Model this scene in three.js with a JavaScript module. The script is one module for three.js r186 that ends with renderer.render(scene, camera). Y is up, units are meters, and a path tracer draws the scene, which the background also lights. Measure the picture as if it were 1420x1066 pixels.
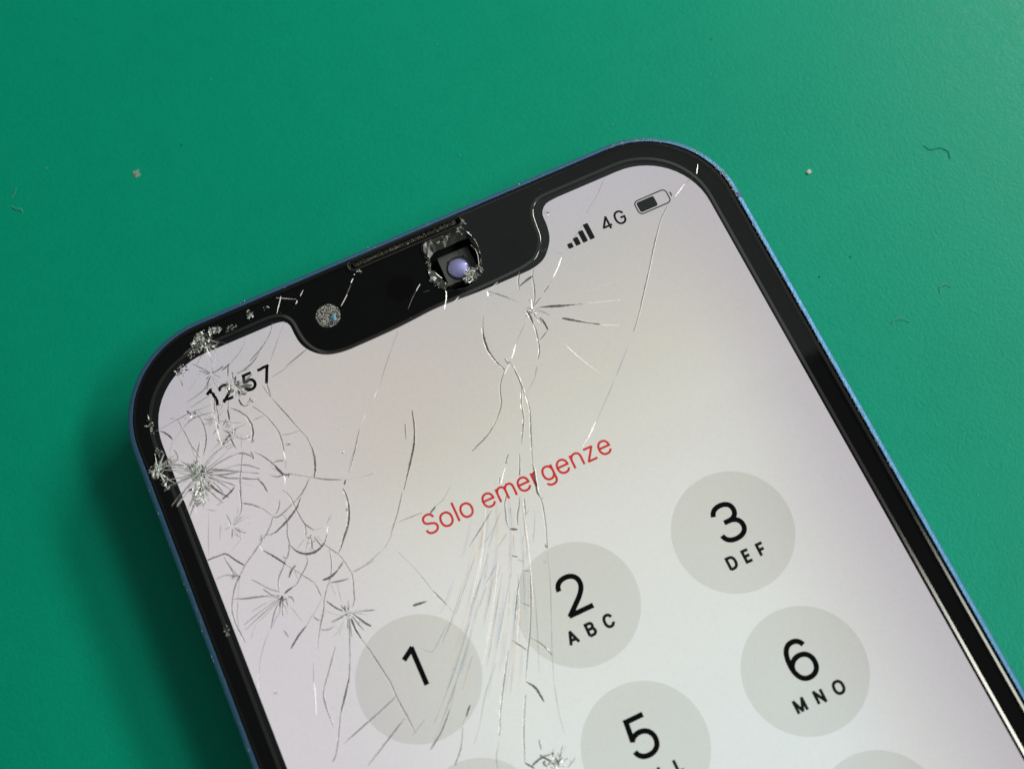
import * as THREE from 'three';
import { mergeGeometries, toCreasedNormals } from 'three/addons/utils/BufferGeometryUtils.js';

// ------------------------------------------------------------------ camera, light, exposure
const MM = 0.001, LIFT = 9.7, TILT = 1.0 * Math.PI / 180;      // the phone stands on its camera bump, so its top is a little raised
const scene = new THREE.Scene();
const tilt = new THREE.Matrix4().makeRotationX(TILT);
const camera = new THREE.PerspectiveCamera(33.05, 1024 / 768, 0.005, 20);
{
  const m = new THREE.Matrix4().makeBasis(new THREE.Vector3(0.90888, -0.03044, 0.41596), new THREE.Vector3(0.40449, 0.30739, -0.86134), new THREE.Vector3(-0.10164, 0.9511, 0.29169));
  m.setPosition(-10.36 * MM, (130.97 + LIFT) * MM, 57.84 * MM).premultiply(tilt);
  m.decompose(camera.position, camera.quaternion, camera.scale);
  camera.scale.set(1, 1, 1);
}
camera.focus = 0.141; camera.userData.fStop = 24;
const renderer = new THREE.WebGLRenderer({ antialias: true });
renderer.setSize(1024, 768);
renderer.toneMapping = THREE.LinearToneMapping;
renderer.toneMappingExposure = 1;
renderer.shadowMap.enabled = true;
scene.background = new THREE.Color().setRGB(0.1, 0.105, 0.108);   // the dim workshop all round
function panel(w, h, at, to, color, power) {                        // an area lamp, out of the picture
  const l = new THREE.RectAreaLight(color, power, w, h);
  l.position.set(...at); l.lookAt(...to); scene.add(l);
}
panel(0.22, 0.06, [0.25, 0.35, 0.145], [0, 0, 0.03], new THREE.Color(1.0, 0.99, 0.95), 15);      // two strip lights over the right of the bench
panel(0.22, 0.06, [0.34, 0.28, -0.11], [0, 0, 0.0], new THREE.Color(1.0, 0.98, 0.94), 26);
panel(0.66, 0.66, [0.46, 1.2, -0.55], [0.46, 0, -0.55], new THREE.Color(0.9, 1.0, 0.97), 0.36);    // added unseen fill lamp that greys the bezel reflection at upper right

// ------------------------------------------------------------------ helpers
let seed = 7;
const rnd = () => { seed = (seed + 0x6d2b79f5) | 0; let t = Math.imul(seed ^ (seed >>> 15), 1 | seed); t = (t + Math.imul(t ^ (t >>> 7), 61 | t)) ^ t; return ((t ^ (t >>> 14)) >>> 0) / 4294967296; };
const rr = (a, b) => a + (b - a) * rnd();
const lin = (r, g, b) => new THREE.Color(r / 255, g / 255, b / 255).convertSRGBToLinear();
const std = (c, roughness = 0.5, metalness = 0, more = {}) => new THREE.MeshStandardMaterial({ color: Array.isArray(c) ? new THREE.Color().setRGB(...c) : c, roughness, metalness, side: THREE.DoubleSide, ...more });
const phy = (c, roughness = 0.5, metalness = 0, more = {}) => new THREE.MeshPhysicalMaterial({ color: Array.isArray(c) ? new THREE.Color().setRGB(...c) : c, roughness, metalness, side: THREE.DoubleSide, ...more });
const used = new Map();
const numbered = (n) => { const k = used.get(n) ?? 0; used.set(n, k + 1); return k ? `${n}_${String(k).padStart(3, '0')}` : n; };

// noise on a lattice that wraps at period p
function valueNoise(size, p, s0) {
  seed = s0; const g = Float32Array.from({ length: p * p }, () => rnd()), out = new Float32Array(size * size), sm = (t) => t * t * (3 - 2 * t);
  for (let y = 0; y < size; y++) for (let x = 0; x < size; x++) {
    const u = x / size * p, v = y / size * p, i = Math.floor(u), j = Math.floor(v), a = sm(u - i), b = sm(v - j), i1 = (i + 1) % p, j1 = (j + 1) % p;
    out[y * size + x] = (g[j * p + i] * (1 - a) + g[j * p + i1] * a) * (1 - b) + (g[j1 * p + i] * (1 - a) + g[j1 * p + i1] * a) * b;
  }
  return out;
}
function tex(size, fn, srgb = false, h = size) {
  const d = new Uint8Array(size * h * 4);
  for (let y = 0; y < h; y++) for (let x = 0; x < size; x++) {
    const c = fn(x, y, y * size + x), o = (y * size + x) * 4;
    for (let k = 0; k < 3; k++) d[o + k] = Math.max(0, Math.min(255, Array.isArray(c) ? c[k] : c));
    d[o + 3] = 255;
  }
  const t = new THREE.DataTexture(d, size, h);
  t.magFilter = THREE.LinearFilter; t.wrapS = t.wrapT = THREE.RepeatWrapping; if (srgb) t.colorSpace = THREE.SRGBColorSpace; t.needsUpdate = true;
  return t;
}

// everything on the phone is measured in millimetres: x to the right, z down the screen, y up from the lit display
const phone = new THREE.Group();
phone.name = 'smartphone'; phone.rotation.x = TILT; scene.add(phone);
phone.userData = { label: 'blue smartphone with cracked, lit screen showing an emergency dial keypad, lying on the green mat', category: 'smartphone' };
function part(name, geo, material, parent = phone, label) {
  const g = geo.clone(); g.translate(0, LIFT, 0); g.scale(MM, MM, MM);
  const m = new THREE.Mesh(g, material); m.name = numbered(name); m.castShadow = m.receiveShadow = true;
  if (label) m.userData.label = label;
  parent.add(m); return m;
}
const V2 = (a) => a.map(([x, z]) => new THREE.Vector2(x, -z));
function flat(outline, holes, y) {                                  // a sheet at height y
  const s = new THREE.Shape(V2(outline)); for (const h of holes) s.holes.push(new THREE.Path(V2(h)));
  const g = new THREE.ShapeGeometry(s, 1); g.rotateX(-Math.PI / 2); g.translate(0, y, 0);
  const p = g.attributes.position, uv = g.attributes.uv;
  for (let i = 0; i < p.count; i++) uv.setXY(i, p.getX(i), p.getZ(i));
  return g;
}
function rrect(x0, x1, z0, z1, r, n = 18) {
  const out = [];
  for (const [cx, cz, a] of [[x1 - r, z0 + r, -90], [x1 - r, z1 - r, 0], [x0 + r, z1 - r, 90], [x0 + r, z0 + r, 180]])
    for (let i = 0; i <= n; i++) { const t = (a + 90 * i / n) * Math.PI / 180; out.push([cx + r * Math.cos(t), cz + r * Math.sin(t)]); }
  return out;
}
function loft(rings, closed = true, crease = 0.7) {                   // rings: lists of [x, y, z] with equal counts
  const pos = [], uv = [], idx = [], n = rings[0].length;
  let acc = 0;
  rings.forEach((ring, j) => {
    let run = 0; acc += j ? Math.hypot(...[0, 1, 2].map((k) => ring[0][k] - rings[j - 1][0][k])) : 0;
    for (let i = 0; i <= n; i++) { const p = ring[i % n], q = ring[(i + n - 1) % n]; if (i) run += Math.hypot(p[0] - q[0], p[2] - q[2]); pos.push(...p); uv.push(run, acc); }
  });
  for (let j = 0; j + 1 < rings.length; j++) for (let i = 0; i < (closed ? n : n - 1); i++) { const a = j * (n + 1) + i, b = a + 1, c = a + n + 1, d = c + 1; idx.push(a, c, b, b, c, d); }
  const g = new THREE.BufferGeometry();
  g.setAttribute('position', new THREE.Float32BufferAttribute(pos, 3)); g.setAttribute('uv', new THREE.Float32BufferAttribute(uv, 2)); g.setIndex(idx);
  return toCreasedNormals(g, crease);
}
const at = (ring, y) => ring.map(([x, z]) => [x, y, z]);
function inset(ring, d) {                                            // moves a closed ring inwards (any turn) by d
  const n = ring.length; let area = 0;
  for (let i = 0; i < n; i++) { const [a, b] = ring[i], [c, e] = ring[(i + 1) % n]; area += a * e - c * b; }
  const s = Math.sign(area) * d;
  return ring.map((p, i) => { const q = ring[(i + 1) % n], o = ring[(i + n - 1) % n]; let tx = q[0] - o[0], tz = q[1] - o[1]; const l = Math.hypot(tx, tz) || 1; return [p[0] - tz / l * s, p[1] + tx / l * s]; });
}
function smooth(points, n, closed = false) {
  const c = new THREE.CatmullRomCurve3(points.map(([x, z]) => new THREE.Vector3(x, 0, z)), closed, 'centripetal');
  return c.getSpacedPoints(n).map((p) => [p.x, p.z]);
}
function ribbon(pts, y, half) {                                      // a flat stroke; half is a number or a function of 0..1
  const n = pts.length, pos = [], idx = [], uv = [];
  for (let i = 0; i < n; i++) {
    const p = pts[i], a = pts[Math.max(0, i - 1)], b = pts[Math.min(n - 1, i + 1)];
    let d1 = [p[0] - a[0], p[1] - a[1]], d2 = [b[0] - p[0], b[1] - p[1]];
    if (i === 0) d1 = d2; if (i === n - 1) d2 = d1;
    const l1 = Math.hypot(...d1) || 1, l2 = Math.hypot(...d2) || 1, n1 = [-d1[1] / l1, d1[0] / l1], n2 = [-d2[1] / l2, d2[0] / l2];
    let m = [n1[0] + n2[0], n1[1] + n2[1]]; const lm = Math.hypot(...m) || 1; m = [m[0] / lm, m[1] / lm];
    const k = Math.min(2.4, 1 / Math.max(0.05, m[0] * n1[0] + m[1] * n1[1])), w = (typeof half === 'function' ? half(i / (n - 1), i) : half) * k, yy = typeof y === 'function' ? y(i, m[0] * w) : [y, y];
    pos.push(p[0] + m[0] * w, yy[0], p[1] + m[1] * w, p[0] - m[0] * w, yy[1], p[1] - m[1] * w); uv.push(p[0], p[1], p[0], p[1]);
    if (i) { const q = 2 * i; idx.push(q - 2, q, q - 1, q - 1, q, q + 1); }
  }
  const g = new THREE.BufferGeometry();
  g.setAttribute('position', new THREE.Float32BufferAttribute(pos, 3)); g.setAttribute('uv', new THREE.Float32BufferAttribute(uv, 2)); g.setIndex(idx); g.computeVertexNormals();
  return g;
}
function rod(points, r, sides = 6, closed = false, y = 0) {
  const c = new THREE.CatmullRomCurve3(points.map((p) => p.length === 3 ? new THREE.Vector3(...p) : new THREE.Vector3(p[0], y, p[1])), closed, 'centripetal');
  return new THREE.TubeGeometry(c, Math.max(12, points.length * 3), r, sides, closed);
}
const disc = (x, y, z, r, n = 64) => flat(Array.from({ length: n }, (_, i) => [x + r * Math.cos(i / n * 2 * Math.PI), z + r * Math.sin(i / n * 2 * Math.PI)]), [], y);
const box = (w, h, d, x, y, z, turn = 0) => { const g = new THREE.BoxGeometry(w, h, d); g.rotateY(turn); g.translate(x, y, z); return g; };

// ------------------------------------------------------------------ the mat
{
  const N = 1024, a = valueNoise(N, 6, 11), b = valueNoise(N, 40, 12), c = valueNoise(N, 256, 13), d = valueNoise(N, 500, 14), e = valueNoise(N, 90, 15);
  const scr = new Float32Array(N * N); seed = 16;                      // fine scratches of use
  for (let i = 0; i < 90; i++) {
    let x = rr(0, N), y = rr(0, N), a = rr(0, 1) < 0.6 ? rr(-1.2, -0.7) : rr(0, 6.28), turn = rr(-0.012, 0.012); const n = Math.floor(rr(15, 190)), s = rr(0.15, 1) * (i < 8 ? 1.6 : 0.8);
    for (let j = 0; j < n; j++) { x += Math.cos(a); y += Math.sin(a); a += turn + rr(-0.02, 0.02); const k = ((Math.round(y) % N + N) % N) * N + (Math.round(x) % N + N) % N; scr[k] = Math.max(scr[k], s * Math.sin(Math.PI * j / n)); }
  }
  const color = tex(N, (x, y, i) => { const v = 0.965 + 0.025 * a[i] + 0.014 * b[i] + 0.022 * c[i] + 0.02 * d[i] + 0.07 * scr[i]; return [9 * scr[i], 160 * v, 125 * v]; }, true);
  const rough = tex(N, (x, y, i) => 112 + 8 * (a[i] - 0.5) + 8 * (b[i] - 0.5) + 16 * (e[i] - 0.5) + 30 * (d[i] - 0.5) - 22 * scr[i]);
  const bump = tex(N, (x, y, i) => 128 + 70 * (c[i] - 0.5) + 90 * (d[i] - 0.5) + 14 * (e[i] - 0.5) + 60 * scr[i]);
  for (const t of [color, rough, bump]) { t.wrapS = t.wrapT = THREE.MirroredRepeatWrapping; t.repeat.set(1 / 0.08, 1 / 0.08); }
  const m = phy([1, 1, 1], 1, 0, { map: color, roughnessMap: rough, bumpMap: bump, bumpScale: 0.00004, specularIntensity: 0.32 });
  const o = rrect(-300, 300, -260, 340, 12);
  const g = mergeGeometries([loft([at(o, -2), at(o, -0.3), at(inset(o, 0.3), 0)]), flat(inset(o, 0.3), [], 0).toNonIndexed()]);
  g.scale(MM, MM, MM);
  const p = g.attributes.position, uv = g.attributes.uv;
  for (let i = 0; i < p.count; i++) uv.setXY(i, p.getX(i) + 0.013, p.getZ(i) + 0.031);
  const mat = new THREE.Mesh(g, m); mat.name = 'work_mat'; mat.receiveShadow = true; scene.add(mat);
  mat.userData = { kind: 'structure', label: 'green rubber work mat lying under the phone' };
}

// ------------------------------------------------------------------ the phone: materials
const G1 = valueNoise(512, 256, 21), G2 = valueNoise(512, 64, 22), G3 = valueNoise(512, 128, 23);
const M = {
  frame: std([0.11, 0.27, 0.43], 1, 0.86, { roughnessMap: tex(512, (x, y, i) => 95 + 60 * G1[i] + 50 * G2[i]), bumpMap: tex(512, (x, y, i) => 255 * G1[i]), bumpScale: 0.000006 }),
  worn: std([0.55, 0.53, 0.46], 0.4, 1),
  gasket: std([0.006, 0.006, 0.006], 0.6),
  mask: phy([0.003, 0.0035, 0.003], 0.5, 0, { specularIntensity: 0 }),
  bead: std([0.10, 0.10, 0.09], 0.13, 0.85),
  rim: std([0.05, 0.05, 0.045], 0.13, 0.85),
  recess: phy([0.008, 0.011, 0.011], 0.5, 0, { specularIntensity: 0.2 }),
  glass: phy([1, 1, 1], 0, 0, { transmission: 1, thickness: 0, ior: 1.43 }),
  edgeGlass: phy([0.10, 0.12, 0.10], 0.18, 0, { clearcoat: 1, clearcoatRoughness: 0.1 }),
  ink: phy([0.003, 0.003, 0.003], 0.6, 0, { specularIntensity: 0 }),
  cavity: std([0.003, 0.003, 0.003], 0.8),
  back: std([0.05, 0.13, 0.24], 0.15),
};
M.frame.roughnessMap.repeat.set(1 / 12, 1 / 12); M.frame.bumpMap.repeat.set(1 / 12, 1 / 12);

// outlines
const OUT = (o, r) => rrect(-35.75 - o, 35.95 + o, -3.6 - o, 143.1 + o, r + o);
const GL = (o) => rrect(-34.98 - o, 35.0 + o, -2.75 - o, 142.3 + o, 10.2 + o);
const corner = (cx, cz, r, a0, a1, n = 14) => Array.from({ length: n + 1 }, (_, i) => { const t = (a0 + (a1 - a0) * i / n) * Math.PI / 180; return [cx + r * Math.cos(t), cz + r * Math.sin(t)]; });
const maskNotch = smooth([[-18.2, -0.55], [-17, -0.5], [-15.9, -0.2], [-15.2, 0.4], [-14.85, 1.2], [-14.75, 2.4], [-14.5, 3.8], [-13.9, 5], [-12.9, 5.9], [-11.4, 6.32], [-9, 6.4], [-4, 6.28], [-0.5, 6.05], [5.3, 6.1], [9, 6.0], [10.3, 5.9], [11.8, 5.5], [12.9, 4.4], [13.4, 3.3], [13.55, 2.0], [13.8, 0.6], [14.4, -0.4], [15.4, -0.9], [16.6, -0.98]], 90);
const maskOutline = [...corner(-25.25, 7.6, 8.1, 180, 270), ...maskNotch, ...corner(24.7, 7.12, 8.1, 270, 360), ...corner(24.7, 132.8, 8.1, 0, 90), ...corner(-25.25, 132.8, 8.1, 90, 180)];
const litNotch = smooth([[-17.8, 0.38], [-16.6, 0.42], [-15.8, 0.65], [-15.4, 1.3], [-15.35, 2.3], [-15.15, 3.7], [-14.6, 4.8], [-13.6, 5.8], [-12.6, 6.3], [-11.5, 6.52], [-9.2, 6.62], [-4.4, 6.55], [-0.6, 6.25], [5.1, 6.5], [9, 6.55], [11.4, 6.48], [12.8, 6], [13.9, 4.9], [14.5, 3.9], [14.85, 2.4], [15, 0.95], [15.8, 0.1], [17.3, -0.12]], 90);
const litOutline = [...corner(-24.9, 8.05, 7.7, 180, 270), ...litNotch, ...corner(24.7, 7.6, 7.7, 270, 360), ...corner(24.7, 131.9, 7.7, 0, 90), ...corner(-24.9, 131.9, 7.7, 90, 180)];
const slot = rrect(-7.05, 6.4, -2.64, -1.47, 0.45, 6);
const chip = [[1.41, -1.15], [2.29, -1.28], [4.33, -1.0], [6.3, -0.45], [6.75, 0.81], [6.68, 1.89], [6.62, 3.23], [5.99, 4.25], [5.2, 5.05], [4.2, 5.55], [3.1, 5.5], [1.6, 4.95], [1.1, 4.4], [0.63, 3.12], [0.68, 2.21], [1.2, 0.95], [1.0, 0.1]];
const chipEdge = (k) => { seed = 90 + k; return smooth(chip, 64, true).slice(0, 64).map(([x, z]) => [x + rr(-0.06, 0.06), z + rr(-0.06, 0.06)]); };
const hole = chipEdge(1);

// the metal band and the back
const frame = part('frame', loft([at(OUT(-0.6, 11.2), -7.4), at(OUT(-0.15, 11.2), -7.15), at(OUT(0, 11.2), -6.7), at(OUT(0, 11.2), -0.5), at(OUT(-0.05, 11.2), -0.05), at(OUT(-0.2, 11.2), 0.24), at(OUT(-0.42, 11.2), 0.36), at(OUT(-0.66, 11.2), 0.38), at(OUT(-0.7, 11.2), 0.3), at(OUT(-0.7, 11.2), -1.2)], true, 0.5), M.frame);
{ // the plastic antenna gap across the band, right of the top corner
  const prof = [[35.3, 0.375], [35.54, 0.37], [35.77, 0.25], [35.93, -0.04], [35.97, -0.5], [35.97, -6.7], [35.8, -7.15]];
  part('antenna_band', loft([8.0, 8.75].map((z) => prof.map(([x, y]) => [x, y + 0.006, z])), false, 0.5), std([0.05, 0.13, 0.27], 0.6), frame);
}
part('back_panel', flat(OUT(-0.6, 11.2), [], -7.42), M.back);
part('rear_camera_bump', loft([at(rrect(4, 33, 2, 31, 6), -7.4), at(rrect(4, 33, 2, 31, 6), -9.4), at(rrect(4.5, 32.5, 2.5, 30.5, 5.5), -9.62), at(rrect(18, 18.5, 16, 16.5, 0.2), -9.62)]), M.back);
part('gasket', loft([at(GL(0.12), 0.16), at(GL(-0.02), 0.34), at(GL(-0.14), 0.34), at(GL(-0.2), 0.1)]), M.gasket);
{ // bare metal chips along the worn inner edge of the band
  seed = 401; const gs = [];
  const ring = GL(0.14), pick = (i) => ring[(i + ring.length) % ring.length];
  const flake = (x, z, s) => { const g = new THREE.TetrahedronGeometry(s, 0); g.scale(1, 0.45, 1); g.rotateY(rr(0, 6)); g.translate(x, 0.37, z); gs.push(g); };
  for (let i = 0; i < 620; i++) {
    const t = rnd();
    if (t < 0.55) { const z = Math.pow(rnd(), 1.7) * 60 + 5; flake(35.22 + rr(-0.06, 0.14), z, rr(0.05, 0.12) * (z > 44 ? 0.45 : 1)); }
    else if (t < 0.8) { const q = corner(24.8, 7.45, 10.35, 270, 360, 60)[Math.floor(rr(0, 61))]; flake(q[0] + rr(-0.06, 0.35), q[1] - rr(-0.05, 0.3), rr(0.05, 0.12)); }
    else if (t < 0.9) flake(rr(-24, 25), -2.9 - rr(0, 0.45), rr(0.02, 0.07));
    else flake(-35.2 - rr(0, 0.4), rr(12, 60), rr(0.02, 0.06));
  }
  part('worn_edge', mergeGeometries(gs), M.worn, frame, 'pale chipped metal along the inner edge of the band').userData.kind = 'stuff';
}

// display
// blurred screen picture with viewing-angle falloff painted in: paler at foot, mauve-grey rim
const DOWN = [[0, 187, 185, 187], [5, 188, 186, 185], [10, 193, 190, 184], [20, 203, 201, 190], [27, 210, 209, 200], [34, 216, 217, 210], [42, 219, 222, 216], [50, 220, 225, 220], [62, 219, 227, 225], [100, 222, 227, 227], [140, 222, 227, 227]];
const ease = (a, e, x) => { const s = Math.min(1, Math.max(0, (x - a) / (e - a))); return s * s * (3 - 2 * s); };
function wallFalloff(x, z) {
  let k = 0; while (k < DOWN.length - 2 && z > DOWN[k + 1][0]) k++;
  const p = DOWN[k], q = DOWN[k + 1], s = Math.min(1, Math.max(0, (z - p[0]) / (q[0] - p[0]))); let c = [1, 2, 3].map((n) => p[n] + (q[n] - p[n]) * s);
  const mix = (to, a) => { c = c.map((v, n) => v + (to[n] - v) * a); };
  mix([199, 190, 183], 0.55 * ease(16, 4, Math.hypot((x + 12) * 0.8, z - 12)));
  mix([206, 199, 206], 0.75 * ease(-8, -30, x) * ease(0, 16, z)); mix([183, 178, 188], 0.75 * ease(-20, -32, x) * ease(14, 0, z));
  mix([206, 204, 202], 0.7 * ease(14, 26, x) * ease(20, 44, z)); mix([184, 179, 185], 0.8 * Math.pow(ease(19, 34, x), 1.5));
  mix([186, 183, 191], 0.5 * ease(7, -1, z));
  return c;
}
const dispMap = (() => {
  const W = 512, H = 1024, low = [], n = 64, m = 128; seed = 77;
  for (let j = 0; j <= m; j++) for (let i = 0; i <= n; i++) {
    const x = -33 + 66 * i / n, z = -1 + 141 * j / m; low.push(wallFalloff(x, z));
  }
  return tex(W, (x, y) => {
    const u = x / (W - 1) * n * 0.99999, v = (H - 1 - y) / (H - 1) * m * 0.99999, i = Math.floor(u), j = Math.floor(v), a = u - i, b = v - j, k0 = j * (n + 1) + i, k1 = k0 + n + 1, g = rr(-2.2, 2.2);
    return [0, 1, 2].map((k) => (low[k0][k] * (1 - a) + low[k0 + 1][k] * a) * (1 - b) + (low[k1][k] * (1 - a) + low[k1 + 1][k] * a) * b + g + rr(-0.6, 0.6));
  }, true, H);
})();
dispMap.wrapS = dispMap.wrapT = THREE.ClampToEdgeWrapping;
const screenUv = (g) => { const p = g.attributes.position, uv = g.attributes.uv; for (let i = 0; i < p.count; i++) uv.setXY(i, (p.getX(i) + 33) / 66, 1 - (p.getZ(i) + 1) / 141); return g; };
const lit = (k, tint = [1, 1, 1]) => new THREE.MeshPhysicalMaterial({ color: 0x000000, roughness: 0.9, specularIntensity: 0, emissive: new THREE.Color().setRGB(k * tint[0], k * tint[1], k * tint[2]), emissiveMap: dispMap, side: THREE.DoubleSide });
part('display_border', flat(GL(-0.3), [chipEdge(2)], -0.03), M.recess);
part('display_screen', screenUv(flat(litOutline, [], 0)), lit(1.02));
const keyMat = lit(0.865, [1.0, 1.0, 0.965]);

// lettering, drawn as strokes
const F = {
  1: 'M.02,.79L.31,.98L.31,0', 2: 'M.04,.71C.04,.88,.16,.97,.33,.97C.50,.97,.62,.87,.62,.71C.62,.58,.55,.49,.42,.36L.04,.04L.68,.04',
  3: 'M.04,.77C.07,.90,.17,.97,.32,.97C.49,.97,.60,.88,.60,.74C.60,.60,.50,.52,.35,.52L.22,.52M.35,.52C.53,.52,.64,.42,.64,.27C.64,.12,.51,.03,.32,.03C.15,.03,.04,.11,.02,.25',
  4: 'M.50,0L.50,.97L.03,.25L.69,.25', 5: 'M.60,.96L.14,.96L.09,.50C.15,.57,.23,.61,.33,.61C.51,.61,.63,.49,.63,.32C.63,.14,.50,.03,.32,.03C.16,.03,.06,.11,.03,.24',
  6: 'M.58,.80C.54,.91,.46,.97,.35,.97C.15,.97,.04,.79,.04,.47C.04,.20,.15,.03,.35,.03C.52,.03,.64,.15,.64,.32C.64,.49,.53,.61,.36,.61C.19,.61,.06,.49,.05,.34',
  7: 'M.02,.94L.62,.94L.22,0', 9: 'M.10,.20C.14,.09,.22,.03,.33,.03C.53,.03,.64,.21,.64,.53C.64,.80,.53,.97,.33,.97C.16,.97,.04,.85,.04,.68C.04,.51,.15,.39,.32,.39C.49,.39,.62,.51,.63,.66',
  ':': 'M.08,.10L.08,.26M.08,.62L.08,.78', A: 'M0,0L.36,1L.72,0M.14,.33L.58,.33', B: 'M.06,.02L.06,.98L.34,.98C.50,.98,.58,.9,.58,.76C.58,.62,.5,.53,.34,.53L.06,.53M.34,.53C.54,.53,.63,.43,.63,.28C.63,.12,.53,.02,.34,.02L.06,.02',
  C: 'M.70,.70C.66,.88,.54,.98,.38,.98C.17,.98,.04,.8,.04,.5C.04,.2,.17,.02,.38,.02C.54,.02,.66,.12,.70,.30', D: 'M.06,0L.06,.97L.30,.97C.55,.97,.68,.8,.68,.5C.68,.2,.55,.03,.30,.03L.06,.03',
  E: 'M.56,.97L.06,.97L.06,.03L.56,.03M.06,.51L.52,.51', F: 'M.56,.97L.06,.97L.06,0M.06,.5L.50,.5', G: 'M.70,.72C.66,.88,.54,.98,.38,.98C.17,.98,.04,.8,.04,.5C.04,.2,.17,.02,.38,.02C.58,.02,.70,.16,.70,.36L.70,.46L.40,.46',
  H: 'M.06,0L.06,1M.64,0L.64,1M.06,.51L.64,.51', I: 'M.06,0L.06,1', J: 'M.44,1L.44,.27C.44,.1,.36,.02,.23,.02C.1,.02,.03,.1,.02,.24', K: 'M.06,0L.06,1M.58,1L.07,.42M.24,.6L.62,0', L: 'M.06,1L.06,.03L.52,.03',
  M: 'M.06,0L.06,1L.43,.1L.80,1L.80,0', N: 'M.06,0L.06,1L.64,0L.64,1', O: 'M.42,.98C.66,.98,.80,.8,.80,.5C.80,.2,.66,.02,.42,.02C.18,.02,.04,.2,.04,.5C.04,.8,.18,.98,.42,.98',
  W: 'M.02,1L.28,0L.54,1L.80,0L1.06,1', X: 'M.02,0L.62,1M.02,1L.62,0', Y: 'M.02,1L.32,.45L.62,1M.32,.45L.32,0', Z: 'M.04,.97L.58,.97L.04,.03L.60,.03',
  S: 'M.60,.74C.58,.90,.48,.98,.33,.98C.17,.98,.07,.88,.07,.75C.07,.61,.16,.55,.33,.51C.53,.46,.62,.40,.62,.26C.62,.11,.50,.02,.33,.02C.16,.02,.05,.11,.04,.27',
  o: 'M.33,.71C.51,.71,.62,.57,.62,.365C.62,.16,.51,.02,.33,.02C.15,.02,.04,.16,.04,.365C.04,.57,.15,.71,.33,.71', l: 'M.06,0L.06,1.03',
  e: 'M.05,.385L.60,.385C.60,.58,.50,.71,.33,.71C.16,.71,.05,.57,.05,.365C.05,.15,.16,.02,.34,.02C.46,.02,.55,.08,.59,.19', m: 'M.06,0L.06,.72M.06,.43C.07,.62,.17,.71,.29,.71C.42,.71,.49,.62,.49,.48L.49,0M.49,.43C.50,.62,.60,.71,.72,.71C.85,.71,.92,.62,.92,.46L.92,0',
  r: 'M.06,0L.06,.72M.06,.42C.07,.60,.17,.71,.35,.69', g: 'M.32,.71C.49,.71,.59,.57,.59,.37C.59,.17,.49,.03,.32,.03C.15,.03,.05,.17,.05,.37C.05,.57,.15,.71,.32,.71M.59,.72L.59,0C.59,-.16,.49,-.26,.32,-.26C.18,-.26,.09,-.2,.06,-.1',
  n: 'M.06,0L.06,.72M.06,.42C.07,.6,.18,.71,.32,.71C.48,.71,.56,.61,.56,.44L.56,0', z: 'M.04,.69L.50,.69L.05,.035L.53,.035',
};
function strokes(ch) {
  const out = []; let cur, p;
  for (const [, c, body] of F[ch].matchAll(/([MLC])([^MLC]*)/g)) {
    const v = body.split(',').map(Number);
    if (c === 'M') { out.push(cur = []); cur.push(p = v); } else if (c === 'L') cur.push(p = v);
    else { const q = p; for (let i = 1; i <= 12; i++) { const t = i / 12, s = 1 - t; cur.push([0, 1].map((k) => s * s * s * q[k] + 3 * s * s * t * v[k] + 3 * s * t * t * v[2 + k] + t * t * t * v[4 + k])); } p = v.slice(4); }
  }
  return out;
}
function corners(pts, r) {                                           // cuts a stroke where it turns sharply; the two ends meet in a square joint
  const out = []; let cur = [pts[0]], from = false;
  const push = (a, z) => {
    const p = cur.map((q) => [...q]), n = p.length, grow = (i, j, d) => { const l = Math.hypot(p[i][0] - p[j][0], p[i][1] - p[j][1]) || 1; p[i] = [p[i][0] + (p[i][0] - p[j][0]) / l * d, p[i][1] + (p[i][1] - p[j][1]) / l * d]; };
    if (a) grow(0, 1, a); if (z) grow(n - 1, n - 2, z); out.push(p);
  };
  for (let i = 1; i < pts.length; i++) {
    cur.push(pts[i]);
    if (i + 1 < pts.length) {
      const u = [pts[i][0] - pts[i - 1][0], pts[i][1] - pts[i - 1][1]], v = [pts[i + 1][0] - pts[i][0], pts[i + 1][1] - pts[i][1]], c = (u[0] * v[0] + u[1] * v[1]) / (Math.hypot(...u) * Math.hypot(...v) || 1);
      if (c < 0.7) { const ext = c < -0.4 ? r * 0.55 : r; push(from ? from : 0, ext); cur = [pts[i]]; from = c < -0.4 ? r * 0.55 : r; }
    }
  }
  push(from ? from : 0, 0);
  return out;
}
const finer = (p, d) => p.flatMap((q, i) => { if (!i) return [q]; const o = p[i - 1], n = Math.max(1, Math.ceil(Math.hypot(q[0] - o[0], q[1] - o[1]) / d)); return Array.from({ length: n }, (_, k) => [o[0] + (q[0] - o[0]) * (k + 1) / n, o[1] + (q[1] - o[1]) * (k + 1) / n]); });
const wide = (ch) => ch === ' ' ? 0.22 : Math.max(...strokes(ch).flat().map((q) => q[0])) + 0.05;
function writing(str, x0, x1, base, cap, thick, y = 0.03, step = 0) {           // fills x0..x1 by its tracking
  const w = [...str].map(wide), sum = w.reduce((a, b) => a + b, 0) * cap, gap = str.length > 1 ? (x1 - x0 - sum) / (str.length - 1) : 0, gs = [];
  let x = x0, k = 0;
  [...str].forEach((ch, i) => { if (ch !== ' ') for (const s of strokes(ch)) for (const piece of corners(s.map(([u, v]) => [x + u * cap, base - v * cap]), thick / 2)) gs.push(ribbon(step ? finer(piece, step) : piece, y + 0.0015 * (k++ % 5), thick / 2)); x += w[i] * cap + gap; });
  return mergeGeometries(gs);
}
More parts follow.
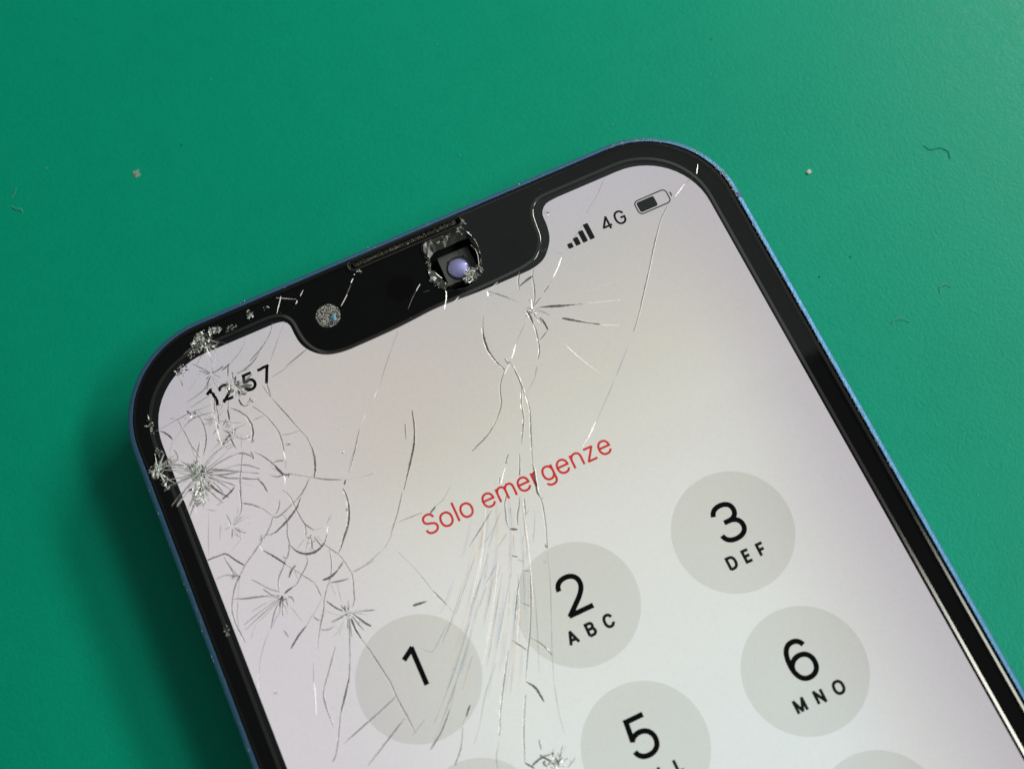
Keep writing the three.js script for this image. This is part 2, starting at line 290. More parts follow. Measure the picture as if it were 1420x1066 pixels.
{ // the clock, its image broken up by the splintered glass above it
  const g = writing('12:57', -26.4, -19.15, 6.4, 1.93, 0.33, 0.03, 0.07), p = g.attributes.position; seed = 31; const shift = Array.from({ length: 40 }, () => [rr(-0.2, 0.2), rr(-0.1, 0.1)]);
  for (let i = 0; i < p.count; i += 2) { const x = p.getX(i), z = p.getZ(i), left = x < -22.7, k = Math.floor((z + 0.36 * x + 20) / (left ? 0.42 : 0.8)) + (left ? 0 : 20), [dx, dz] = shift[((k % 20) + 20) % 20 + (left ? 0 : 20)]; for (const j of [i, i + 1]) { p.setX(j, p.getX(j) + dx * (left ? 1 : 0.55)); p.setZ(j, p.getZ(j) + dz * (left ? 1 : 0.6)); } }
  part('clock_text', g, M.ink);
}
part('network_text', writing('4G', 20.32, 23.1, 5.88, 1.55, 0.25), M.ink);
part('caption_text', writing('Solo emergenze', -10.95, 10.15, 28.82, 2.08, 0.245), new THREE.MeshPhysicalMaterial({ color: 0x000000, roughness: 0.9, specularIntensity: 0, emissive: lin(193, 52, 46), side: THREE.DoubleSide }), phone, 'red caption on the lit screen');
part('signal_bars', mergeGeometries([0.62, 0.98, 1.46, 2.0].map((h, i) => flat(rrect(15.82 + i * 0.86, 16.42 + i * 0.86, 6.15 - h, 6.15, 0.12, 4), [], 0.03))), M.ink);
{
  const o = rrect(24.6, 28.62, 4.02, 5.88, 0.56, 8);
  part('battery_icon', mergeGeometries([flat(o, [inset(o, 0.16)], 0.03), flat([[28.8, 4.62], [28.98, 4.75], [28.98, 5.15], [28.8, 5.28]], [], 0.03)]), phy([0.09, 0.09, 0.09], 0.7, 0, { specularIntensity: 0 }));
  part('battery_level', flat(rrect(24.88, 27.02, 4.3, 5.6, 0.25, 6), [], 0.032), phy([0.016, 0.022, 0.019], 0.6, 0, { specularIntensity: 0 }));
}
const KX = 17.51, KZ = 41.61, KP = 15.28;
[['1', ''], ['2', 'ABC'], ['3', 'DEF'], ['4', 'GHI'], ['5', 'JKL'], ['6', 'MNO'], null, null, ['9', 'WXYZ']].forEach((k, i) => {
  if (!k) return;
  const x = (i % 3 - 1) * KX, z = KZ + Math.floor(i / 3) * KP, [d, abc] = k, w = (wide(d) - 0.02) * 3.98;
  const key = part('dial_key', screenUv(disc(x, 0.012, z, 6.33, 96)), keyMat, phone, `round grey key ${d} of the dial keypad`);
  part('digit', writing(d, x - w / 2 + (d === '1' ? -0.05 : 0.05), x + w, z + 0.9, 3.98, 0.53), M.ink, key);
  if (abc) { const q = abc.length === 4 ? 3.1 : 2.45 + (abc === 'MNO' ? 0.2 : abc === 'DEF' ? -0.35 : 0); part('key_letters', writing(abc, x - q + 0.06, x + q + 0.06, z + 3.42, 1.24, 0.31), phy([0.012, 0.012, 0.012], 0.6, 0, { specularIntensity: 0 }), key); }
});

// black printed border, its bead, and the parts in the notch
part('bezel', flat(GL(-0.08), [maskOutline, slot, hole], 0.2), M.mask);
{
  const path = maskOutline, prof = [[-0.1, 0.204], [0.2, 0.241], [0.24, 0.225], [0.26, 0.06]];   // a low step whose flat top slopes outwards
  part('bezel_edge', loft(prof.map(([d, y]) => at(inset(path, d), y)), true, 0.06), M.bead);
}
{ // a woven earpiece strip in its slot, cut through the glass
  part('earpiece_slot', mergeGeometries([loft([at(slot, 0.44), at(inset(slot, 0.02), -0.8)]), flat(slot, [], -0.8).toNonIndexed()]), M.cavity);
  const strip = rrect(-6.5, 5.85, -2.4, -1.92, 0.22, 8);
  const ear = part('earpiece_grille', mergeGeometries([loft([at(strip, -0.3), at(strip, 0.12), at(inset(strip, 0.05), 0.17)]), flat(inset(strip, 0.05), [], 0.17).toNonIndexed()]), std([0.01, 0.009, 0.007], 0.6));
  const knots = [[], []]; seed = 55;
  for (let x = -6.4; x < 5.8; x += 0.13) for (let j = 0; j < 4; j++) { const g = new THREE.OctahedronGeometry(rr(0.04, 0.085), 0); g.scale(rr(0.6, 1.3), rr(0.4, 1), rr(0.6, 1.2)); g.rotateY(rr(0, 3)); g.translate(x + (j % 2) * 0.065 + rr(-0.03, 0.03), 0.2, -2.34 + j * 0.12 + rr(-0.02, 0.02)); knots[rnd() < 0.42 ? 1 : 0].push(g); }
  part('grille_weave', mergeGeometries(knots.map((k) => mergeGeometries(k)), true), [std([0.035, 0.032, 0.026], 0.5), std([0.3, 0.28, 0.21], 0.4, 0.4)], ear).userData.kind = 'stuff';
  part('earpiece_gasket', mergeGeometries([rod(inset(slot, -0.02), 0.075, 6, true, 0.49), rod(inset(slot, 0.17), 0.045, 6, true, 0.3)]), std([0.1, 0.1, 0.09], 0.28, 0.8));
}
{ // front camera: module bare where the glass over it has broken away
  const cav = inset(hole, 0.12);
  part('camera_cavity', mergeGeometries([loft([at(cav, 0.2), at(cav, -2.6)]), flat(inset(hole, -0.1), [], -2.6).toNonIndexed()]), M.cavity);
  const q = [[2.3, 0.38], [5.98, 0.42], [6.1, 3.95], [2.2, 4.02]], cam = part('front_camera', loft([at(q, -2.5), at(q, -1.3), at(inset(q, 0.06), -1.22), at(inset(q, 1.2), -1.22)], true, 0.4), std([0.085, 0.092, 0.088], 0.5));
  const ring = (x, y, z, r0, r1, h) => { const g = new THREE.LatheGeometry([[r0, -0.3], [r0, h * 0.6], [r0 + 0.06, h], [r1 - 0.08, h], [r1, h * 0.5], [r1, -0.05]].map(([a, b]) => new THREE.Vector2(a, b)), 64); g.translate(x, y, z); return g; };
  part('lens_ring', ring(4.12, -1.22, 2.5, 1.13, 1.4, 0.12), std([0.1, 0.1, 0.1], 0.22, 0.8), cam);
  const dome = new THREE.SphereGeometry(2.6, 48, 12, 0, Math.PI * 2, 0, 0.46); dome.translate(4.12, -1.2 - 2.33, 2.5);
  part('lens', dome, phy([0.48, 0.48, 0.92], 0.36, 0.5, { clearcoat: 1, clearcoatRoughness: 0.06 }), cam, 'violet front lens');
  const specks = []; seed = 66; for (let i = 0; i < 22; i++) { const g = new THREE.TetrahedronGeometry(rr(0.02, 0.05)); g.translate(rr(2.5, 5.9), -1.2, rr(0.55, 1.4)); specks.push(g); }
  part('glass_dust', mergeGeometries(specks), std([0.7, 0.72, 0.66], 0.3), cam).userData.kind = 'stuff';
}
{ // round sensor window, grainy, with a bluish highlight painted in as two bars
  const s = part('sensor_window', disc(-11.2, 0.215, 2.13, 1.38), std([1, 1, 1], 0.45, 0.3, { map: tex(256, (x, y) => { const v = rnd() < 0.5 ? rr(10, 50) : rr(40, 120); return [v * 0.98, v, v * 0.93]; }, true) }));
  s.material.map.repeat.set(0.085, 0.085); seed = 91;
  const gr = []; for (let i = 0; i < 420; i++) { const a = rr(0, 6.283), r = 1.33 * Math.sqrt(rnd()), g = new THREE.OctahedronGeometry(rr(0.03, 0.085), 0); g.scale(1, 0.4, 1); g.rotateY(rr(0, 3)); g.translate(-11.2 + r * Math.cos(a), 0.22, 2.13 + r * Math.sin(a)); gr.push(g); }
  part('sensor_grain', mergeGeometries(gr), std([0.42, 0.43, 0.38], 0.35, 0.3), s).userData.kind = 'stuff';
  part('sensor_highlight_bar', box(0.26, 0.06, 0.72, -10.6, 0.25, 2.62, -0.16), std([0.25, 0.62, 0.8], 0.3), s, 'small pale blue bar, a painted highlight');
  part('sensor_highlight_bar', box(0.2, 0.05, 0.5, -10.95, 0.245, 2.72, -0.16), std([0.03, 0.16, 0.26], 0.3), s);
  for (const [x, z, r] of [[-2.85, 2.5, 1.5], [9.95, 3.6, 1.35]]) part('sensor_cover', disc(x, 0.212, z, r), phy([0.0012, 0.0012, 0.001], 0.6, 0, { specularIntensity: 0 }));
}

// ------------------------------------------------------------------ the cover glass and its damage
const glass = part('cover_glass', flat(GL(-0.34), [slot, hole], 0.4985), M.glass, phone, 'cracked front glass');
part('glass_rim', loft([at(GL(-0.05), 0.3), at(GL(-0.08), 0.467), at(GL(-0.34), 0.4985)], true, 0.06), M.rim, glass);
part('broken_edge', loft([at(hole, 0.5), at(chipEdge(3), 0.3), at(inset(chipEdge(4), 0.1), 0.05), at(inset(chipEdge(5), 0.2), -0.1)], true, 0.3), M.edgeGlass, glass, 'jagged broken glass edge round the front camera');
{ // splintered ledges of glass round the hole
  const led = (a, c, ya, yc, s) => { seed = s; const A = smooth(a, 13), C = smooth(c, 13), rows = 3; return loft(Array.from({ length: rows + 1 }, (_, k) => A.map(([x, z], i) => { const t = k / rows, j = k && k < rows ? 0.05 : 0.02; return [x + (C[i][0] - x) * t + rr(-j, j), ya + (yc - ya) * t + rr(-j, j) * 1.6, z + (C[i][1] - z) * t + rr(-j, j)]; })), false, 0.15); };
  const m = phy([0.035, 0.04, 0.03], 0.3, 0, { clearcoat: 0.5, clearcoatRoughness: 0.2 });
  part('glass_ledge', led([[1.1, -0.2], [1.6, -1.1], [3.2, -1.2], [5.2, -0.85], [6.4, -0.5]], [[1.5, 0.55], [2.3, 0.08], [3.6, 0.1], [5.2, 0.02], [6.2, 0.1]], 0.47, -0.1, 611), m, glass);
  part('glass_ledge', led([[0.7, 1.9], [0.6, 2.9], [0.9, 4.0], [1.5, 4.95]], [[1.45, 2.3], [1.55, 2.9], [1.8, 3.6], [2.15, 4.35]], 0.47, 0.0, 612), m, glass);
  part('glass_ledge', led([[6.75, 0.4], [6.85, 1.6], [6.75, 3.0], [6.0, 4.35]], [[6.35, 0.6], [6.45, 1.6], [6.3, 2.9], [5.75, 4.1]], 0.48, 0.15, 613), m, glass);
}
const CM = {  // whites and tints paint in glints and iridescence of the fracture faces
  k: std([0.045, 0.042, 0.036], 0.4, 0, { transparent: true, opacity: 0.85 }), d: std([0.06, 0.056, 0.05], 0.4, 0, { transparent: true, opacity: 0.66 }), f: std([0.1, 0.095, 0.09], 0.45, 0, { transparent: true, opacity: 0.36 }),
  w: std([0.97, 0.97, 0.93], 0.5, 1, { transparent: true, opacity: 0.9 }), g: std([0.5, 0.5, 0.43], 0.45, 1, { transparent: true, opacity: 0.5 }),
  v: std([0.97, 0.97, 0.93], 0.5, 1, { transparent: true, opacity: 0.4 }),
  lipGlint: std([0.97, 0.97, 0.93], 0.5, 0.9, { transparent: true, opacity: 0.3 }),
  B: std([0.35, 0.5, 0.85], 0.6, 0, { transparent: true, opacity: 0.13 }), O: std([0.95, 0.66, 0.42], 0.6, 0, { transparent: true, opacity: 0.15 }),
  b: std([0.14, 0.24, 0.6], 0.5, 0, { transparent: true, opacity: 0.34 }), o: std([0.75, 0.36, 0.18], 0.5, 0, { transparent: true, opacity: 0.36 }), light: std([0.97, 0.97, 0.93], 0.5, 1, { transparent: true, opacity: 0.7 }),
};
const WIDTH = { k: 0.115, d: 0.07, f: 0.05, v: 0.035, B: 0.17, O: 0.17, w: 0.062, g: 0.035, b: 0.075, o: 0.075 };
const cracks = [];
function K(kind, ...c) {                                             // one crack through the points x, z, x, z ...
  seed = 1000 + cracks.length * 17;
  const pts = []; for (let i = 0; i < c.length; i += 2) pts.push([c[i], c[i + 1]]);
  let len = 0; for (let i = 1; i < pts.length; i++) len += Math.hypot(pts[i][0] - pts[i - 1][0], pts[i][1] - pts[i - 1][1]);
  const n = Math.max(5, Math.round(len / 0.16)), line = smooth(pts, n).map(([x, z], i) => i === 0 || i === n ? [x, z] : [x + rr(-0.016, 0.016), z + rr(-0.016, 0.016)]);
  const noise = Array.from({ length: n + 1 }, () => rr(0.72, 1.18)), w0 = WIDTH[kind], thin = 0.22, ph = rr(0, 6.28);
  const half = (t, i) => w0 * noise[i] * (thin + (1 - thin) * Math.pow(Math.sin(Math.PI * Math.min(1, Math.max(0, 0.04 + 0.92 * t))), 0.6)) * (0.92 + 0.2 * Math.sin(ph + t * len * 1.1));
  const dip = 'wgv'.includes(kind) ? (i, mx) => [0.4 - 0.32 * mx, 0.4 + 0.32 * mx] : (i) => { const s = Math.sin(ph + i * 0.23); return [0.4 - 0.08 * (1 + s), 0.4 - 0.08 * (1 - s)]; };
  const main = ribbon(line, dip, half), groups = [main], mats = [CM[kind]];
  if ((kind === 'd' || kind === 'k') && len > 0.7) {                   // pale strip painting in the bright refracting edge beside the dark gap
    const o = rnd() < 0.5 ? 1 : -1, at1 = line.map(([x, z], i) => { const a = line[Math.max(0, i - 1)], e = line[Math.min(n, i + 1)], l = Math.hypot(e[0] - a[0], e[1] - a[1]) || 1, w = (w0 + 0.035) * o; return [x - (e[1] - a[1]) / l * w, z + (e[0] - a[0]) / l * w]; });
    groups.push(ribbon(at1, (i, mx) => [0.415 - 0.25 * mx, 0.415 + 0.25 * mx], (q, i) => 0.04 * noise[i] * Math.sin(Math.PI * (0.06 + 0.88 * q)))); mats.push(CM.lipGlint);
  }
  if ((kind === 'd' || kind === 'k') && n > 8 && rnd() < 0.62 && len < 9.5) {                     // pale dashes painting in glints along the far edge of the fracture
    const o = rr(0, 1) < 0.5 ? 1 : -1, gl = [];
    for (let i = 1 + Math.floor(rr(0, 4)); i + 3 < n; i += Math.floor(rr(4, 11))) { const m = Math.min(n - 1, i + Math.floor(rr(2, 7))); const seg = line.slice(i, m + 1).map(([x, z]) => [x + o * w0 * 1.25, z + o * w0 * 0.5]); if (seg.length > 2) gl.push(ribbon(seg, (i, mx) => [0.41 - 0.32 * mx, 0.41 + 0.32 * mx], (t) => 0.034 * Math.sin(Math.PI * (0.1 + 0.8 * t)))); }
    if (gl.length) { groups.push(mergeGeometries(gl)); mats.push(CM.light); }
  }
  cracks.push({ kind, len, groups, mats });
}
K('w', -24.80, 1.49, -25.76, 2.18, -26.89, 3.04, -28.12, 3.85);
K('w', -26.18, 4.26, -27.62, 4.71, -28.61, 4.87);
K('f', -20.10, 0.10, -20.53, 1.06, -21.30, 1.85, -22.37, 2.50, -23.06, 2.94);
K('d', -19.45, 2.85, -20.28, 3.48, -21.40, 3.97, -22.54, 4.20);
K('d', -23.12, 2.78, -23.57, 3.97);
K('d', -23.87, 3.07, -23.21, 2.87);
K('f', -24.03, 0.06, -23.77, 0.95, -23.70, 1.37);
K('f', -24.57, 1.21, -24.52, 2.00);
K('d', -28.34, 2.23, -28.38, 2.97);
K('w', -32.65, 6.50, -31.46, 6.38, -30.03, 6.24, -28.38, 6.15, -27.14, 6.23, -26.10, 6.22);
K('w', -31.54, 8.49, -30.61, 7.82, -29.58, 7.20, -28.66, 6.89, -27.52, 6.92, -26.41, 7.07);
K('k', -32.24, 6.63, -31.69, 7.32, -31.39, 8.07);
K('f', -31.39, 8.07, -31.84, 8.84, -32.17, 9.29);
K('d', -32.36, 10.12, -31.62, 10.28, -31.53, 9.72, -31.67, 9.16);
K('d', -30.17, 6.30, -30.04, 7.22, -29.90, 8.40, -29.82, 9.42, -29.60, 10.38, -29.44, 11.18);
K('f', -29.82, 9.42, -29.91, 10.60, -29.87, 11.10);
K('d', -28.07, 6.54, -27.85, 7.51, -27.90, 8.72, -28.27, 9.90, -28.86, 10.84, -29.26, 11.63);
K('d', -25.88, 6.57, -26.08, 7.72, -26.40, 8.56, -27.28, 9.38);
K('k', -24.96, 7.50, -25.01, 8.10, -25.16, 8.65);
K('d', -25.42, 8.40, -25.95, 8.90);
K('d', -24.68, 7.38, -23.92, 8.11, -23.33, 9.01);
K('k', -23.39, 8.86, -23.17, 10.08, -23.38, 11.08, -23.93, 12.05);
K('k', -28.93, 5.76, -28.65, 6.39);
K('d', -31.01, 5.78, -30.39, 5.95);
K('k', -32.72, 10.49, -31.94, 10.86, -31.30, 11.28);
K('f', -31.19, 10.97, -30.54, 12.00);
K('d', -32.72, 10.80, -31.67, 11.35, -30.77, 12.01);
K('f', -32.52, 11.19, -31.50, 12.15, -30.92, 12.42);
K('o', -28.72, 11.39, -27.82, 10.84, -26.77, 10.48);
K('b', -28.14, 11.06, -27.18, 10.65, -25.93, 10.38);
K('w', -29.32, 12.08, -28.06, 11.46, -26.77, 11.09, -24.87, 10.02);
K('w', -29.26, 12.84, -28.02, 12.57, -26.48, 12.44, -25.02, 12.51);
K('f', -28.89, 12.77, -27.41, 12.49, -25.92, 12.46);
K('w', -26.66, 11.39, -25.78, 11.19);
K('w', -26.64, 11.64, -25.66, 11.48);
K('d', -28.75, 13.01, -27.49, 13.60, -26.56, 14.16, -26.00, 14.48, -24.32, 15.44);
K('d', -28.63, 13.01, -27.43, 13.45, -26.44, 13.55, -25.16, 14.08, -24.14, 14.99);
K('d', -29.37, 13.15, -28.46, 13.75, -27.59, 14.46, -26.45, 15.05, -25.41, 15.62, -24.51, 15.95);
K('d', -29.21, 13.34, -28.44, 14.30, -27.43, 15.25, -27.12, 15.63);
K('d', -29.39, 13.50, -28.67, 14.31, -28.09, 15.18, -27.66, 15.86);
K('d', -29.56, 13.66, -28.98, 14.53, -28.51, 15.70);
K('d', -29.64, 13.86, -29.31, 14.50, -29.23, 14.89);
K('f', -29.75, 13.57, -30.07, 14.73);
K('d', -30.36, 14.60, -30.07, 14.73);
K('w', -30.87, 13.52, -31.60, 13.66, -32.51, 13.96);
K('w', -30.81, 13.67, -32.59, 14.51, -33.47, 15.06);
K('w', -32.59, 14.51, -32.32, 15.30);
K('k', -27.26, 15.69, -27.97, 16.07, -28.87, 16.37);
K('w', -28.99, 16.67, -29.58, 16.75);
K('d', -30.79, 16.66, -29.87, 17.21);
K('o', -26.85, 14.92, -26.18, 15.84, -25.44, 16.30);
K('d', -25.20, 12.68, -25.61, 13.45, -26.01, 14.35, -26.42, 15.12, -26.75, 16.29, -27.14, 17.17, -27.20, 17.62, -27.62, 18.43);
K('d', -25.59, 12.49, -24.91, 12.81, -24.38, 13.54, -24.35, 13.74);
K('d', -24.33, 13.69, -24.34, 12.83);
K('d', -27.10, 17.67, -26.37, 18.13, -25.63, 18.83);
K('d', -25.73, 9.86, -24.70, 9.85);
K('d', -25.79, 10.32, -25.66, 11.48);
K('d', -23.63, 4.29, -23.35, 3.41, -23.06, 2.79);
K('d', -24.00, 3.11, -23.48, 2.97, -22.92, 2.73);
K('f', -16.14, 5.53, -17.15, 5.69, -18.05, 5.90, -19.29, 6.08);
K('d', -20.58, 6.54, -20.35, 7.59, -20.23, 8.03, -20.05, 6.23);
K('d', -20.23, 8.03, -19.80, 9.47, -19.28, 11.08, -18.72, 12.89, -18.34, 13.98);
K('d', -18.40, 13.83, -18.33, 15.09, -18.54, 16.32, -18.87, 17.44);
K('w', -18.72, 12.89, -19.74, 12.84, -20.77, 12.54);
K('d', -22.36, 8.28, -21.93, 8.97, -21.47, 9.87, -21.09, 10.98, -20.88, 11.93, -20.88, 12.79, -21.00, 13.71, -21.15, 14.37);
K('w', -21.16, 14.25, -21.22, 14.70, -21.36, 15.25);
K('f', -21.29, 15.16, -21.67, 16.13);
K('w', -21.71, 9.76, -22.80, 9.74);
K('w', -23.63, 9.78, -24.34, 9.82, -25.28, 9.87);
K('d', -24.52, 6.64, -25.00, 7.91, -25.18, 8.69);
K('d', -26.12, 6.76, -26.18, 7.97, -26.40, 8.73, -27.38, 9.50);
K('d', -27.94, 9.00, -28.33, 10.04, -29.08, 11.15);
K('d', -25.79, 10.62, -25.68, 11.53, -25.60, 11.93);
K('f', -24.65, 10.78, -25.11, 12.16);
K('k', -24.81, 9.85, -25.91, 10.32, -26.81, 10.88);
K('w', -28.50, 4.90, -27.24, 4.61, -25.93, 4.22, -25.38, 3.98);
K('w', -28.54, 5.63, -27.18, 5.39, -26.05, 5.17);
K('w', -29.24, 6.91, -27.85, 6.88, -26.43, 7.11);
K('w', -25.33, 6.63, -26.13, 6.63);
K('w', -21.33, 7.13, -22.23, 7.96);
K('k', -23.45, 6.89, -23.36, 7.56, -23.14, 7.91);
K('d', -23.14, 7.91, -22.67, 7.88);
K('w', -23.28, 5.21, -22.46, 5.22);
K('w', -23.81, 5.09, -23.32, 5.95);
K('d', -24.06, 13.01, -23.35, 13.83, -22.81, 14.81, -22.37, 15.74);
K('d', -23.17, 15.13, -22.52, 14.94, -21.59, 15.20);
K('w', -22.73, 4.08, -21.72, 4.18, -21.14, 4.20);
K('f', -22.53, 4.18, -21.45, 3.80, -20.51, 3.48);
K('d', -26.87, 16.18, -27.14, 17.49, -27.53, 18.37, -28.08, 18.93, -28.48, 19.10);
K('d', -26.16, 15.08, -25.53, 15.51, -24.67, 15.95);
K('k', -24.72, 15.93, -24.46, 16.59, -24.30, 17.62);
K('k', -22.59, 15.30, -22.38, 15.94, -22.08, 16.62, -21.29, 16.93);
K('d', -23.53, 15.94, -22.74, 16.55, -21.96, 16.61);
K('f', -22.76, 14.86, -22.29, 14.83, -21.40, 15.19);
K('f', -23.01, 15.34, -22.42, 16.04);
K('w', -22.08, 16.62, -22.17, 17.30, -22.47, 17.76);
K('d', -21.29, 16.93, -20.38, 17.53, -19.67, 18.04, -19.04, 18.46, -18.13, 19.04, -16.69, 19.73);
K('k', -18.28, 15.13, -18.44, 16.27, -18.80, 17.31, -19.29, 18.22);
K('w', -16.61, 19.53, -16.27, 19.81);
K('k', -16.41, 19.87, -16.76, 20.30);
K('f', -14.11, 17.08, -14.91, 17.92, -15.88, 19.15);
K('f', -16.31, 19.91, -15.17, 20.21, -14.22, 20.41, -13.54, 20.43);
K('k', -17.00, 20.61, -16.97, 21.51, -17.18, 22.60, -17.54, 23.61, -18.09, 24.52, -18.95, 25.52, -19.64, 26.36, -20.10, 26.67);
K('w', -18.02, 24.21, -18.19, 24.48);
K('d', -22.79, 18.14, -22.45, 18.72, -22.30, 19.50, -22.28, 20.58, -22.15, 21.69, -22.05, 22.56, -22.35, 23.59);
K('d', -19.83, 18.15, -20.58, 18.88, -21.51, 19.51, -22.46, 19.90, -23.68, 20.40, -24.41, 20.53, -24.75, 20.25);
K('k', -21.41, 19.68, -22.10, 20.42, -23.17, 21.11, -24.28, 21.64, -25.18, 21.93, -25.92, 21.93);
K('b', -20.36, 18.62, -21.28, 19.50);
K('d', -23.72, 20.50, -23.57, 21.27, -23.76, 21.89, -24.07, 22.68, -24.19, 23.55, -24.41, 24.26, -24.77, 24.73);
K('d', -26.93, 17.70, -26.15, 18.30, -25.42, 19.05, -24.81, 20.11);
K('d', -23.46, 18.96, -23.74, 19.54, -24.43, 20.28);
K('d', -24.79, 20.35, -25.29, 21.06, -26.15, 21.82, -27.07, 22.45, -28.11, 23.12);
K('w', -27.11, 22.54, -27.01, 23.17);
K('b', -29.32, 20.12, -28.82, 20.58, -28.57, 20.94, -28.68, 21.23);
K('f', -28.39, 19.73, -28.57, 20.94);
K('f', -28.73, 21.21, -29.96, 21.80);
K('d', -22.22, 22.13, -21.80, 22.80, -21.39, 23.46);
K('f', -21.35, 23.36, -20.22, 23.65);
K('k', -24.16, 23.91, -23.88, 24.62, -23.23, 25.25, -22.56, 25.53, -21.76, 25.49, -20.91, 25.07, -20.36, 24.40);
K('d', -22.39, 23.69, -22.18, 24.02, -21.83, 23.72);
K('b', -22.56, 23.84, -23.71, 24.47);
K('f', -22.31, 24.07, -23.02, 25.14);
K('d', -21.95, 24.01, -22.21, 24.94, -22.22, 25.39);
K('d', -21.63, 24.05, -21.37, 25.09, -21.17, 25.42);
K('f', -21.40, 24.04, -21.06, 24.89);
K('b', -19.13, 22.63, -20.01, 23.40);
K('w', -19.99, 23.64, -20.23, 24.23);
K('d', -21.12, 25.03, -20.58, 25.92, -20.10, 26.67);
K('d', -28.12, 23.15, -28.99, 23.67, -30.01, 24.57, -30.89, 25.42, -31.52, 26.37);
K('d', -31.52, 26.37, -32.01, 27.50, -32.16, 28.78, -32.03, 30.18, -31.95, 31.10);
K('f', -30.01, 24.57, -30.56, 25.57, -31.35, 27.36, -31.68, 28.10, -31.97, 29.43);
K('d', -30.08, 22.41, -29.77, 23.07, -29.22, 23.68);
K('d', -30.64, 23.59, -30.48, 24.35, -30.05, 24.67, -30.57, 24.88);
K('k', -26.91, 23.19, -26.32, 23.98, -25.75, 24.82, -25.34, 25.48);
K('d', -25.34, 25.48, -24.51, 26.78, -23.95, 27.61, -23.39, 28.44);
K('d', -23.39, 28.44, -23.29, 29.28, -23.27, 30.08);
K('d', -24.29, 23.66, -24.56, 24.34, -25.06, 24.92, -25.32, 24.57);
K('d', -25.06, 24.92, -25.78, 25.73, -26.53, 26.53, -26.91, 27.49, -27.01, 27.90);
K('d', -23.14, 25.58, -23.15, 26.03, -23.70, 26.70, -24.35, 27.20, -25.16, 27.85, -25.88, 27.97, -26.50, 28.14);
K('f', -24.74, 26.22, -24.78, 27.45);
K('k', -24.43, 26.01, -24.96, 26.23, -25.55, 26.87);
K('d', -29.12, 25.44, -28.51, 26.18, -27.85, 27.05, -27.02, 27.78);
K('d', -31.70, 26.40, -30.47, 26.95, -29.09, 27.39, -27.53, 27.94);
K('f', -27.66, 28.27, -29.01, 28.33, -30.30, 28.52);
K('w', -27.64, 28.51, -29.33, 28.86, -31.43, 29.45);
K('w', -27.81, 28.66, -29.74, 29.34, -31.52, 29.97);
K('f', -27.59, 28.65, -29.23, 29.46, -30.40, 29.93, -31.25, 30.98);
K('d', -27.40, 28.74, -28.15, 29.51, -29.15, 30.95);
K('k', -27.14, 28.63, -27.49, 29.26);
K('d', -26.99, 28.81, -27.55, 30.24);
K('d', -26.59, 28.66, -26.71, 29.51);
K('d', -26.35, 28.60, -26.03, 28.92, -26.03, 29.48);
K('k', -26.54, 28.23, -26.14, 28.07, -25.56, 28.00);
K('b', -27.94, 29.83, -28.48, 30.37, -29.15, 30.95);
K('f', -23.22, 30.22, -23.90, 30.81, -24.54, 31.30, -24.97, 31.55, -25.78, 32.18);
K('k', -25.78, 32.18, -26.60, 32.58, -27.36, 33.11, -27.99, 33.59);
K('f', -26.52, 29.59, -25.96, 31.53);
K('d', -21.73, 28.75, -22.53, 29.63, -23.07, 30.40, -23.62, 31.50, -24.19, 32.35, -24.79, 33.30, -25.60, 34.75);
K('d', -20.69, 25.91, -20.97, 27.16, -21.53, 28.39, -21.87, 28.81);
K('f', -21.93, 29.23, -21.88, 30.50);
K('f', -21.29, 29.30, -21.59, 31.42);
K('k', -22.54, 28.55, -21.67, 28.61, -20.76, 28.29);
K('d', -20.76, 28.29, -19.84, 27.69);
K('d', -21.89, 29.14, -20.89, 29.43, -20.04, 29.54);
K('d', -20.09, 26.65, -19.80, 27.59, -19.72, 28.20, -19.56, 29.19, -19.74, 30.02, -20.08, 31.00, -20.35, 31.78, -20.76, 32.37);
K('w', -19.47, 29.23, -18.74, 29.11, -17.93, 29.03, -16.88, 28.95);
K('k', -22.96, 30.68, -22.44, 31.59, -21.85, 32.32);
K('d', -21.80, 31.66, -21.52, 32.58);
K('f', -23.44, 31.58, -22.71, 32.25, -21.86, 32.87);
K('d', -23.39, 32.84, -22.62, 32.85, -21.95, 32.83);
K('d', -24.77, 31.58, -24.43, 32.13, -24.06, 32.30);
K('d', -24.51, 33.15, -23.84, 33.41, -23.04, 33.33);
K('d', -21.65, 33.19, -22.08, 34.22);
K('d', -21.51, 33.37, -22.01, 35.14);
K('k', -21.37, 33.32, -21.35, 34.34, -21.22, 35.62);
K('d', -21.20, 33.18, -20.92, 34.09, -20.63, 35.00);
K('k', -20.94, 33.07, -20.52, 33.94, -19.83, 34.93);
K('o', -20.39, 34.17, -19.71, 34.93);
K('b', -21.03, 33.82, -20.64, 34.22);
K('d', -20.73, 32.84, -19.98, 33.18, -18.83, 33.60);
K('f', -22.14, 33.30, -22.95, 33.93, -23.78, 34.33);
K('d', -27.97, 31.61, -27.77, 32.48);
K('d', -21.44, 33.00, -22.80, 36.58, -23.95, 39.10);
K('k', -23.80, 38.74, -25.08, 40.53, -25.80, 41.48);
K('d', -25.80, 41.48, -27.78, 45.01, -28.27, 45.42);
K('d', -21.41, 34.79, -20.91, 36.79, -20.50, 38.96, -20.19, 40.84, -20.18, 42.35, -19.96, 44.38, -19.83, 46.35);
K('d', -20.14, 42.26, -22.17, 42.94, -24.40, 43.61, -26.62, 44.29);
K('d', -20.25, 44.57, -22.49, 45.76, -25.26, 47.22);
K('d', -23.80, 35.24, -25.18, 37.02, -26.62, 38.96, -26.88, 40.13, -26.95, 42.44);
K('w', -27.08, 37.66, -27.53, 39.18, -28.06, 40.65);
K('f', -26.43, 35.78, -27.17, 37.62);
K('d', -12.75, 34.32, -12.02, 36.24);
K('f', -12.02, 36.24, -11.69, 37.28);
